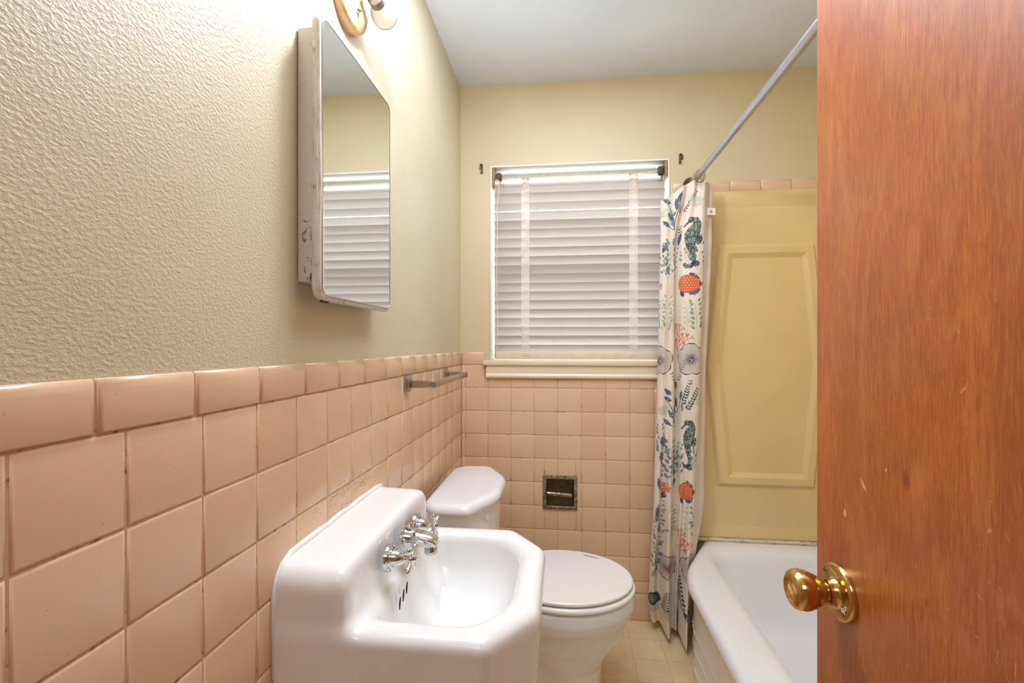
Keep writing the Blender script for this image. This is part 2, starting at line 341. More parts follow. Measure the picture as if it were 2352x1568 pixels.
# ------------------------------------------------------------------ SDF surfaces (porcelain)
def smin(a,b,k): h=np.clip(0.5+0.5*(b-a)/k,0,1); return b+(a-b)*h-k*h*(1-h)
def smax(a,b,k): return -smin(-a,-b,k)
def sdf_mesh(name,fn,lo,hi,h,mat,parent=None):
    lo=np.array(lo,float); hi=np.array(hi,float); n=np.ceil((hi-lo)/h).astype(int)+1
    ax=[lo[i]+h*np.arange(n[i]) for i in range(3)]
    X,Y,Z=np.meshgrid(*ax,indexing='ij'); V=fn(X,Y,Z).astype(np.float32); del X,Y,Z
    S=V<0
    cs=np.array([[i,j,k] for i in (0,1) for j in (0,1) for k in (0,1)])
    sh=tuple(n-1); cnt=np.zeros(sh,np.int8)
    for c in cs: cnt+=S[c[0]:c[0]+sh[0],c[1]:c[1]+sh[1],c[2]:c[2]+sh[2]]
    act=np.argwhere((cnt>0)&(cnt<8)); idx=-np.ones(sh,np.int64); idx[tuple(act.T)]=np.arange(len(act))
    P=np.zeros((len(act),3)); W=np.zeros(len(act))
    for a in cs:
        for d in range(3):
            if a[d]: continue
            b=a.copy(); b[d]=1; A=act+a; B=act+b
            va=V[tuple(A.T)]; vb=V[tuple(B.T)]; m=(va<0)!=(vb<0)
            t=np.where(m,va/(va-vb+1e-20),0); p=A.astype(float); p[:,d]+=t
            P+=p*m[:,None]; W+=m
    P=lo+h*(P/W[:,None])
    e=h*0.05
    Fs=[]
    for d in range(3):
        u,v=(d+1)%3,(d+2)%3
        sl0=[slice(None)]*3; sl1=[slice(None)]*3; sl0[d]=slice(0,-1); sl1[d]=slice(1,None)
        a=S[tuple(sl0)]; b=S[tuple(sl1)]
        q=np.argwhere(a!=b); q=q[(q[:,u]>0)&(q[:,v]>0)&(q[:,u]<n[u]-1)&(q[:,v]<n[v]-1)]
        ins=a[tuple(q.T)]
        def cell(du,dv):
            r=q.copy(); r[:,u]-=du; r[:,v]-=dv; return idx[tuple(r.T)]
        f=np.stack([cell(1,1),cell(0,1),cell(0,0),cell(1,0)],1); f[~ins]=f[~ins][:,::-1]; Fs.append(f)
    Fc=np.concatenate(Fs); Fc=Fc[(Fc>=0).all(1)]
    E=np.concatenate([Fc[:,[0,1]],Fc[:,[1,2]],Fc[:,[2,3]],Fc[:,[3,0]]]); E=np.concatenate([E,E[:,::-1]]); deg=np.maximum(np.bincount(E[:,0],minlength=len(P)),1)[:,None]
    def lap(Q,w): return Q+w*(np.stack([np.bincount(E[:,0],weights=Q[E[:,1],d],minlength=len(Q)) for d in range(3)],1)/deg-Q)
    for it in range(3): P=lap(P,0.6)
    for it in range(3):
        f=fn(P[:,0],P[:,1],P[:,2]); g=np.stack([fn(P[:,0]+(e if d==0 else 0),P[:,1]+(e if d==1 else 0),P[:,2]+(e if d==2 else 0))-f for d in range(3)],1)/e
        P=P-np.clip((f/np.maximum((g*g).sum(1),0.3))[:,None]*g,-h*0.5,h*0.5)
        P=lap(P,0.35)
    me=bpy.data.meshes.new(name); me.vertices.add(len(P)); me.vertices.foreach_set('co',P.astype(np.float32).ravel())
    me.loops.add(4*len(Fc)); me.loops.foreach_set('vertex_index',Fc.ravel().astype(np.int32))
    me.polygons.add(len(Fc)); me.polygons.foreach_set('loop_start',np.arange(0,4*len(Fc),4,dtype=np.int32))
    me.polygons.foreach_set('loop_total',np.full(len(Fc),4,np.int32)); me.update(calc_edges=True); me.validate()
    me.polygons.foreach_set('use_smooth',[True]*len(me.polygons)); me.materials.append(mat)
    o=bpy.data.objects.new(name,me); link(o,parent); return o

# ------------------------------------------------------------------ room shell
def rsub(rects,hole):
    out=[]; a0,a1,b0,b1=hole
    for (x0,x1,y0,y1,*r) in rects:
        if x1<=a0 or x0>=a1 or y1<=b0 or y0>=b1: out.append((x0,x1,y0,y1,*r)); continue
        if x0<a0: out.append((x0,a0,y0,y1,*r))
        if x1>a1: out.append((a1,x1,y0,y1,*r))
        m0,m1=max(x0,a0),min(x1,a1)
        if y0<b0: out.append((m0,m1,y0,b0,*r))
        if y1>b1: out.append((m0,m1,b1,y1,*r))
    return out
WX0,WX1,WZ0,WZ1=0.143,0.957,1.165,2.095      # window opening
PX0,PX1,PZ0,PZ1=0.400,0.534,0.505,0.636      # paper holder recess
XR=1.70; YF=-0.14; YT=0.625; XC=0.94
struct(box('floor',-0.15,1.85,-2.2,2.30,-0.05,0,M_FLOOR))
struct(box('ceiling',-0.15,1.85,-2.2,2.30,CEIL,CEIL+0.05,M_CEIL))
wl=struct(box('wall_left',-0.15,-0.005,YF,2.30,0,CEIL,M_WALL))
bm=bmesh.new()
for r in rsub(rsub([(-0.005,1.85,0,CEIL)],(WX0,WX1,WZ0,WZ1)),(PX0,PX1,PZ0,PZ1)): bbox(bm,r[0],r[1],D+0.005,D+0.153,r[2],r[3])
wb=struct(bm_obj('wall_back',bm,M_WALL2))
struct(box('wall_right',XR,XR+0.15,YT-0.1,2.152,0,CEIL,M_WALL2))
struct(box('wall_tub_end',XC,XR,YF,YT-0.02,0,CEIL,M_WALL2))
bm=bmesh.new()
for r in rsub([(-0.15,XC,0,CEIL)],(0.02,0.835,-1,2.06)): bbox(bm,r[0],r[1],YF-0.12,YF,r[2],r[3])
struct(bm_obj('wall_front',bm,M_WALL2))
bm=bmesh.new(); bbox(bm,-0.15,-0.05,-2.2,YF-0.12,0,CEIL); bbox(bm,1.0,1.1,-2.2,YF-0.12,0,CEIL); bbox(bm,-0.15,1.1,-2.3,-2.2,0,CEIL)
struct(bm_obj('wall_hallway',bm,M_WALL2))

PT=0.1095; K0=1.1624
def tiles(name,rects,side,parent,hole=None):
    """rects (s0,s1,t0,t1,kind); kind: 0 field, 1 cap (rounded top), 2 base"""
    verts=[];faces=[];tone=[]
    prof=[(0,0),(0.0004,0.0030),(0.0016,0.0045),(0.0042,0.0050)]
    capp=[(0,0),(0.0004,0.002),(0.0030,0.0046),(0.0085,0.0055)]
    for (s0,s1,t0,t1,k) in rects:
        g=0.0009; rs=[]
        tn=rng.random(); tl=rng.normal(0,0.00012,2)
        NR=4 if k==0 else 5
        for q in range(NR):
            if k>=1:
                h=[0,0.0036,0.0058,0.0068,0.0072][q]; it=[0,0.0015,0.006,0.013,0.021][q]; i=[0,0.0008,0.0022,0.0045,0.0062][q]; ib=[0,0.0004,0.001,0.002,0.003][q]
            else:
                i,h=prof[q]; it=ib=i
            i=min(i,(s1-s0)*0.4); 
            rs.append([(s0+g+i,t0+g+ib,h),(s1-g-i,t0+g+ib,h),(s1-g-i,t1-g-it,h),(s0+g+i,t1-g-it,h)])
        b=len(verts)
        for r in rs:
            for (s,t,h) in r:
                h=h-0.005+(0.0 if h==0 else tl[0]*(s-s0)/PT+tl[1]*(t-t0)/PT)
                if side=='L': verts.append((h,s,t))
                elif side=='B': verts.append((s,D-h,t))
                else: verts.append((XR-h,s,t))
        for q in range(NR-1):
            for c in range(4):
                d=(c+1)%4; faces.append((b+q*4+c,b+q*4+d,b+q*4+4+d,b+q*4+4+c)); tone.append(tn)
        faces.append(tuple(b+4*(NR-1)+c for c in range(4))); tone.append(tn)
    if side!='L': pass
    if side=='L': pass
    o=mesh_obj(name,verts,faces,M_TILE,parent,smooth=True)
    bm=bmesh.new(); bm.from_mesh(o.data); 
    for f in bm.faces:
        f.normal_update()
        n=f.normal
        want={'L':Vector((1,0,0)),'B':Vector((0,-1,0)),'R':Vector((-1,0,0))}[side]
        if n.dot(want)<0: f.normal_flip()
    bm.to_mesh(o.data); bm.free()
    o.data.set_sharp_from_angle(angle=math.radians(75))
    at=o.data.attributes.new('tone','FLOAT','FACE'); at.data.foreach_set('value',np.array(tone,np.float32)); return o
rows=[(K0-(k+1)*PT,K0-k*PT) for k in range(9)]+[(0.122,K0-9*PT)]
R=[]
y0=0.3501
for j in range(-5,17):
    a=y0+j*PT; b=min(a+PT,D-0.001)
    if b-a<0.004: continue
    for (t0,t1) in rows: R.append((a,b,t0,t1,0))
    R.append((a,b,0.0,0.120,2))
for c in range(-5,14):
    a=0.426+c*0.1296; R.append((a,min(a+0.1296,D-0.001),K0,1.222,1))
R=[r for r in R if r[1]>YF+0.01 and r[0]<D-0.004]
R=[(max(r[0],YF),)+r[1:] for r in R]
tiles('wainscot_tile',R,'L',wl)
o=box('grout',-0.005,-0.0016,YF,D,0,1.218,M_GROUT,wl)
R=[]; xs=[0.001]+[0.0181+i*PT for i in range(0,10)]
for a,b in zip(xs,xs[1:]):
    for (t0,t1) in rows: R.append((a,b,t0,t1,0))
    R.append((a,b,0.0,0.120,2))
R.append((0.001,0.0181+PT*0.9,K0,1.222,1))
R=rsub(R,(0.112,0.95,1.098,1.3)); R=rsub(R,(PX0-0.006,PX1+0.006,PZ0-0.008,PZ1+0.008))
xs=[0.973,1.094,1.222,1.353,1.482,1.612,1.70]
for a,b in zip(xs,xs[1:]): R.append((a,b,1.937,1.988,1))
tiles('wainscot_tile',R,'B',wb)
bm=bmesh.new()
for r in rsub(rsub(rsub([(0,1.0,0,1.218)],(0.114,0.95,1.099,1.3)),(PX0,PX1,PZ0,PZ1)),(-1,-1,-1,-1)): bbox(bm,r[0],r[1],D-(-0.0016),D+0.005,r[2],r[3])
bbox(bm,0.975,1.69,D+0.0016,D+0.005,1.935,1.984)
bm_obj('grout',bm,M_GROUT,wb)

# ------------------------------------------------------------------ window and sill
win=bpy.data.objects.new('window_1',None); link(win); win.location=(0.55,D+0.12,1.62); struct(win)
WS=(WX0,WX1,D+0.085,D+0.135,WZ0,WZ1)
bm=bmesh.new()
for r in rsub([(WX0,WX1,WZ0,WZ1)],(WX0+0.03,WX1-0.03,WZ0+0.05,WZ1-0.018)): bbox(bm,r[0],r[1],D+0.085,D+0.14,r[2],r[3])
bbox(bm,WX0+0.03,WX1-0.03,D+0.09,D+0.13,1.60,1.645)
bm_obj('window_frame',bm,M_WHITE,win,bevel=0.003)
box('window_pane',WX0+0.03,WX1-0.03,D+0.108,D+0.112,WZ0+0.05,1.60,M_GLASS,win); box('window_pane',WX0+0.03,WX1-0.03,D+0.108,D+0.112,1.645,WZ1-0.018,M_GLASS,win)
# reveal lining, painted white
bm=bmesh.new(); bbox(bm,WX0-0.003,WX0+0.004,D-0.002,D+0.15,1.185,WZ1); bbox(bm,WX1-0.004,WX1+0.003,D-0.002,D+0.15,1.185,WZ1); bbox(bm,WX0-0.003,WX1+0.003,D-0.002,D+0.15,WZ1-0.004,WZ1+0.003)
bm_obj('window_reveal',bm,M_WHITE,win,bevel=0.0015)
sill=bpy.data.objects.new('window_sill',None); sill.location=(0.53,D,1.17)
link(sill,None); sill.name='trim_1'; struct(sill)
box('sill_board',0.107,0.957,D-0.022,D+0.085,1.160,1.183,M_TRIM,sill,bevel=0.004)
bm=bmesh.new(); pr=[(0,1.100),(-0.010,1.098),(-0.016,1.104),(-0.017,1.112),(-0.012,1.122),(-0.012,1.160),(0,1.160)]
A=[bm.verts.new((0.121,D+y,z)) for y,z in pr]; B=[bm.verts.new((0.957,D+y,z)) for y,z in pr]
for i in range(len(pr)): j=(i+1)%len(pr); bm.faces.new((A[i],A[j],B[j],B[i]))
bm.faces.new(A); bm.faces.new(B[::-1])
bm_obj('sill_apron',bm,M_TRIM,sill)
for o_ in (win,sill): adopt(o_)

# ------------------------------------------------------------------ venetian blind
bl=thing('venetian_blind','white closed venetian blind with two stained ladder tapes hanging in the window recess','window blind',(0.55,D+0.03,2.06))
BX0,BX1=0.153,0.944; YB=D+0.020
zs=[2.0182,1.9734,1.9271,1.8846,1.8438,1.8029,1.7604,1.7164,1.674,1.6331,1.5915,1.5483,1.5074,1.4665,1.4249,1.3832,1.34,1.2991,1.2559,1.2200]
def slat(zt,tilt,wid=0.050):
    """one crowned slat: top edge at zt on the room side, lower edge leaning outwards behind the next slat"""
    bm=bmesh.new(); n=8; A1=[];A2=[]
    for i in range(n+1):
        s=i/n; cr=0.0034*(1-(2*s-1)**2)
        y=YB+s*wid*math.sin(tilt)-cr*math.cos(tilt); z=zt-s*wid*math.cos(tilt)-cr*math.sin(tilt)
        A1.append((y,z)); A2.append((y+0.0012,z))
    ring=A1+A2[::-1]; m=len(ring)
    A=[bm.verts.new((BX0+0.004,y,z)) for y,z in ring]; B=[bm.verts.new((BX1,y,z)) for y,z in ring]
    for i in range(m): j=(i+1)%m; bm.faces.new((A[i],A[j],B[j],B[i]))
    bm.faces.new(A); bm.faces.new(B[::-1])
    return bm_obj('slat',bm,M_SLAT,bl,smooth='auto')
for i,z in enumerate(zs):
    slat(z,{3:0.72,4:0.52}.get(i,0.46+0.07*math.sin(i*1.9)),{2:0.0375,3:0.062,len(zs)-1:0.032}.get(i,0.0535))
hx=bm=bmesh.new(); bbox(bm,BX0-0.004,BX1+0.004,D+0.030,D+0.062,2.046,2.068); bm_obj('headrail',bm,M_HEAD,bl,bevel=0.003)
box('headrail_lip',BX0+0.02,BX1-0.002,D+0.022,D+0.034,2.036,2.048,M_LIP,bl,bevel=0.002)
tag_=None
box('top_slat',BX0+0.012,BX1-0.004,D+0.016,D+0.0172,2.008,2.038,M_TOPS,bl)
bm=bmesh.new(); bbox(bm,BX0+0.01,BX1-0.002,D+0.010,D+0.048,1.188,1.2235); bm_obj('bottom_rail',bm,M_LIP,bl,bevel=0.004)
for x in (0.304,0.803):
    bm=bmesh.new(); zz=[2.046]+[z+0.003 for z in zs]+[1.215,1.197]; wv=0.0194
    pts=[(D+0.0155,2.046),(D+0.0135,2.02)]
    for z in zs: pts+=[(D+0.0125,z+0.001)]
    pts+=[(D+0.011,1.22),(D+0.009,1.205),(D+0.011,1.193)]
    A=[bm.verts.new((x-wv,y,z)) for y,z in pts]; B=[bm.verts.new((x+wv,y,z)) for y,z in pts]
    A2=[bm.verts.new((x-wv,y+0.0006,z)) for y,z in pts]; B2=[bm.verts.new((x+wv,y+0.0006,z)) for y,z in pts]
    for i in range(len(pts)-1):
        bm.faces.new((A[i],B[i],B[i+1],A[i+1])); bm.faces.new((A2[i+1],B2[i+1],B2[i],A2[i])); bm.faces.new((A[i+1],A2[i+1],A2[i],A[i])); bm.faces.new((B[i],B2[i],B2[i+1],B[i+1]))
    bm.faces.new((A[0],A2[0],B2[0],B[0])); bm.faces.new((A[-1],B[-1],B2[-1],A2[-1]))
    bm_obj('ladder_tape',bm,M_TAPE,bl)
def br(x0,x1,z0,z1,lab=None):
    o=box('bracket',x0,x1,D-0.004,D+0.06,z0,z1,M_BROWN,bl,bevel=0.0015); return o
br(0.1475,0.1605,2.003,2.089); br(0.939,0.953,2.02,2.089)
L('roller_end',lambda b:lathe(b,[(0,0.013),(0.004,0.015),(0.01,0.015),(0.012,0.010)],(0.178,D+0.008,2.050),(0.25,-1,0)),M_DARK,bl)
box('tilt_gear',0.912,0.936,D+0.004,D+0.03,2.030,2.068,M_DARK,bl,bevel=0.003)
box('cord_lock',0.184,0.200,D+0.012,D+0.03,2.012,2.040,M_NICK,bl,bevel=0.002)
box('cord_lock',0.915,0.932,D+0.012,D+0.026,2.006,2.032,M_NICK,bl,bevel=0.002)
def cord(pts,r=0.0012): 
    P=[Vector(p) for p in pts]; Q=[]
    for a,b in zip(P,P[1:]):
        for k in range(6): Q.append(a.lerp(b,k/6))
    Q.append(P[-1]); Q=[q+Vector((0.0012*math.sin(i*0.9),0,0)) for i,q in enumerate(Q)]
    return L('pull_cord',lambda b:tube(b,Q,r,6),M_CORD,bl)
cord([(0.180,D+0.010,2.035),(0.172,D+0.006,1.9),(0.170,D+0.006,1.6),(0.172,D+0.006,1.235)])
cord([(0.166,D+0.010,2.035),(0.158,D+0.006,1.96),(0.156,D+0.008,1.7),(0.160,D+0.006,1.5),(0.158,D+0.006,1.2)])
cord([(0.944,D-0.003,2.018),(0.941,D-0.004,1.93),(0.938,D-0.004,1.8),(0.938,D-0.004,1.3)])
cord([(0.934,D+0.01,2.052),(0.86,D+0.014,2.044),(0.80,D+0.0158,2.040)],0.0009)
adopt(bl)
# ------------------------------------------------------------------ wall hooks
def hook(name,x,z,fl,label):
    bm=bmesh.new(); bbox(bm,x-0.006*fl-0.004,x-0.006*fl+0.008,D-0.002,D+0.005,z-0.003,z+0.016)
    pts=[(x-0.002*fl,z+0.018),(x+0.004*fl,z+0.010),(x+0.003*fl,z-0.004),(x+0.001*fl,z-0.020)]
    tube(bm,[(pts[0][0]-0.004*fl,D-0.004,pts[0][1]),(pts[0][0]+0.003*fl,D-0.008,pts[0][1]-0.002),(pts[1][0],D-0.012,pts[1][1]),(pts[2][0],D-0.008,pts[2][1]),(pts[3][0],D-0.006,pts[3][1])],0.0032,8)
    bbox(bm,x-0.004,x+0.005,D-0.009,D+0.005,z-0.022,z-0.014)
    return tag(bm_obj(name,bm,M_HOOK,bevel=0),label,'hook','old curtain hooks beside the window')
hook('wall_hook',0.098,2.090,1,'small tarnished hook on the wall to the left of the window, near the corner')
hook('wall_hook',1.005,2.097,-1,'small tarnished hook on the wall to the right of the window, by the shower rod')
# ------------------------------------------------------------------ tub surround
sr=thing('tub_surround','glossy yellow wall surround with a raised panel moulding above the bathtub','tub surround',(1.35,D,0.4))
box('surround_panel',1.0,XR-0.006,D-0.004,D+0.004,0.392,1.935,M_SURR,sr)
bm=bmesh.new(); pr=[(0.004,1.936),(-0.012,1.936),(-0.015,1.928),(-0.013,1.905),(-0.009,1.885),(-0.0045,1.868),(0.004,1.868)]
A=[bm.verts.new((1.0,D+y,z)) for y,z in pr]; B=[bm.verts.new((XR-0.006,D+y,z)) for y,z in pr]
for i in range(len(pr)): j=(i+1)%len(pr); bm.faces.new((A[i],A[j],B[j],B[i]))
bm.faces.new(A); bm.faces.new(B[::-1]); bm_obj('surround_cove',bm,M_SURR,sr,smooth='auto')
bm=bmesh.new(); pr=[(0.004,0.40),(-0.011,0.40),(-0.011,0.43),(-0.0045,0.452),(0.004,0.452)]
A=[bm.verts.new((1.0,D+y,z)) for y,z in pr]; B=[bm.verts.new((XR-0.006,D+y,z)) for y,z in pr]
for i in range(len(pr)): j=(i+1)%len(pr); bm.faces.new((A[i],A[j],B[j],B[i]))
bm.faces.new(A); bm.faces.new(B[::-1]); bm_obj('surround_base',bm,M_SURR,sr,smooth='auto')
def ring(bm,outer,prof,inner):
    n=len(outer); rings=[]
    for t,h in prof:
        rings.append([bm.verts.new((outer[i][0]*(1-t)+inner[i][0]*t,D-0.004-h,outer[i][1]*(1-t)+inner[i][1]*t)) for i in range(n)])
    for a,b in zip(rings,rings[1:]):
        for i in range(n): j=(i+1)%n; bm.faces.new((a[i],a[j],b[j],b[i]))
outer=[(1.165,1.703),(1.573,1.703),(1.628,1.165),(1.573,0.628),(1.165,0.628),(1.110,1.165)]
inner=[(1.232,1.640),(1.520,1.640),(1.566,1.165),(1.520,0.690),(1.232,0.690),(1.186,1.165)]
bm=bmesh.new(); ring(bm,outer,[(0,-0.002),(0.0,0.0),(0.17,0.010),(0.22,0.0115),(0.66,0.0115),(0.71,0.010),(1.0,0.0),(1.0,-0.002)],inner)
bm_obj('panel_moulding',bm,M_SURR,sr)
box('surround_panel',XR-0.006,XR-0.0005,YT,D-0.006,0.40,1.935,M_SURR,bpy.data.objects['wall_right'])
bm=bmesh.new(); tube(bm,[(1.0+0.04*i,D-0.012,0.389+0.0015*math.sin(i*2.1)) for i in range(18)],0.0095,8); bm_obj('caulk_line',bm,M_CAULK,sr,smooth=True)
adopt(sr)
# ------------------------------------------------------------------ bathtub
def f_tub(X,Y,Z):
    c=np.array([0,0])
    zr=0.386
    nx,ny=-0.887,0.462
    def plan(xf,k=0.05,off=0.0):
        d=smax(xf-X, (X-0.955)*nx+(Y-1.86)*ny-off, k)
        d=smax(d,Y-(D-0.002-off*0),0.012); d=smax(d,(YT-0.01)-Y,0.012); d=smax(d,X-(XR-0.007),0.012); return d
    st=np.clip((0.350-Z)/0.022,0,1); st=st*st*(3-2*st)
    for zz in (0.050,0.119,0.184): st=st-0.22*np.exp(-((Z-zz)/0.0045)**2)
    b=smax(smax(plan(0.938+0.028*st,0.05,-0.022*st),Z-zr,0.035),-Z+0.001,0.006)
    zb=np.clip((Z-0.07)/0.32,0,1.3)
    x0=1.150-0.055*zb; x1=1.575+0.05*zb; y0=0.83-0.09*zb; y1=1.93+0.115*zb
    k=0.11
    q=smax(smax(x0-X,X-x1,0.02),smax(y0-Y,Y-y1,0.02),k)
    bas=smax(q,0.075-Z,0.09)
    return smax(b,-bas,0.045)
tub=tag(sdf_mesh('bathtub',f_tub,(0.91,0.59,-0.01),(1.72,2.165,0.41),0.007,M_PORC2),'long white bathtub with a ribbed apron standing along the right side of the room','bathtub')
# ------------------------------------------------------------------ shower rod
rod=thing('shower_rod','grey metal shower curtain rod running over the bathtub edge from the back wall','shower rod',(1.05,D,1.972))
L('rod_tube',lambda b:lathe(b,[(0,0.0125),(D-YT,0.0125)],(1.05,D-0.006,1.972),(0,-1,0)),M_ROD,rod)
L('flange',lambda b:lathe(b,[(0,0.033),(0.006,0.033),(0.012,0.027),(0.02,0.019),(0.04,0.0165),(0.042,0.0135)],(1.05,D-0.006,1.972),(0,-1,0)),M_DARK,rod)
L('flange',lambda b:lathe(b,[(0,0.033),(0.006,0.033),(0.012,0.027),(0.02,0.019),(0.04,0.0165),(0.042,0.0135)],(1.05,YT-0.018,1.972),(0,1,0)),M_DARK,rod)
adopt(rod)
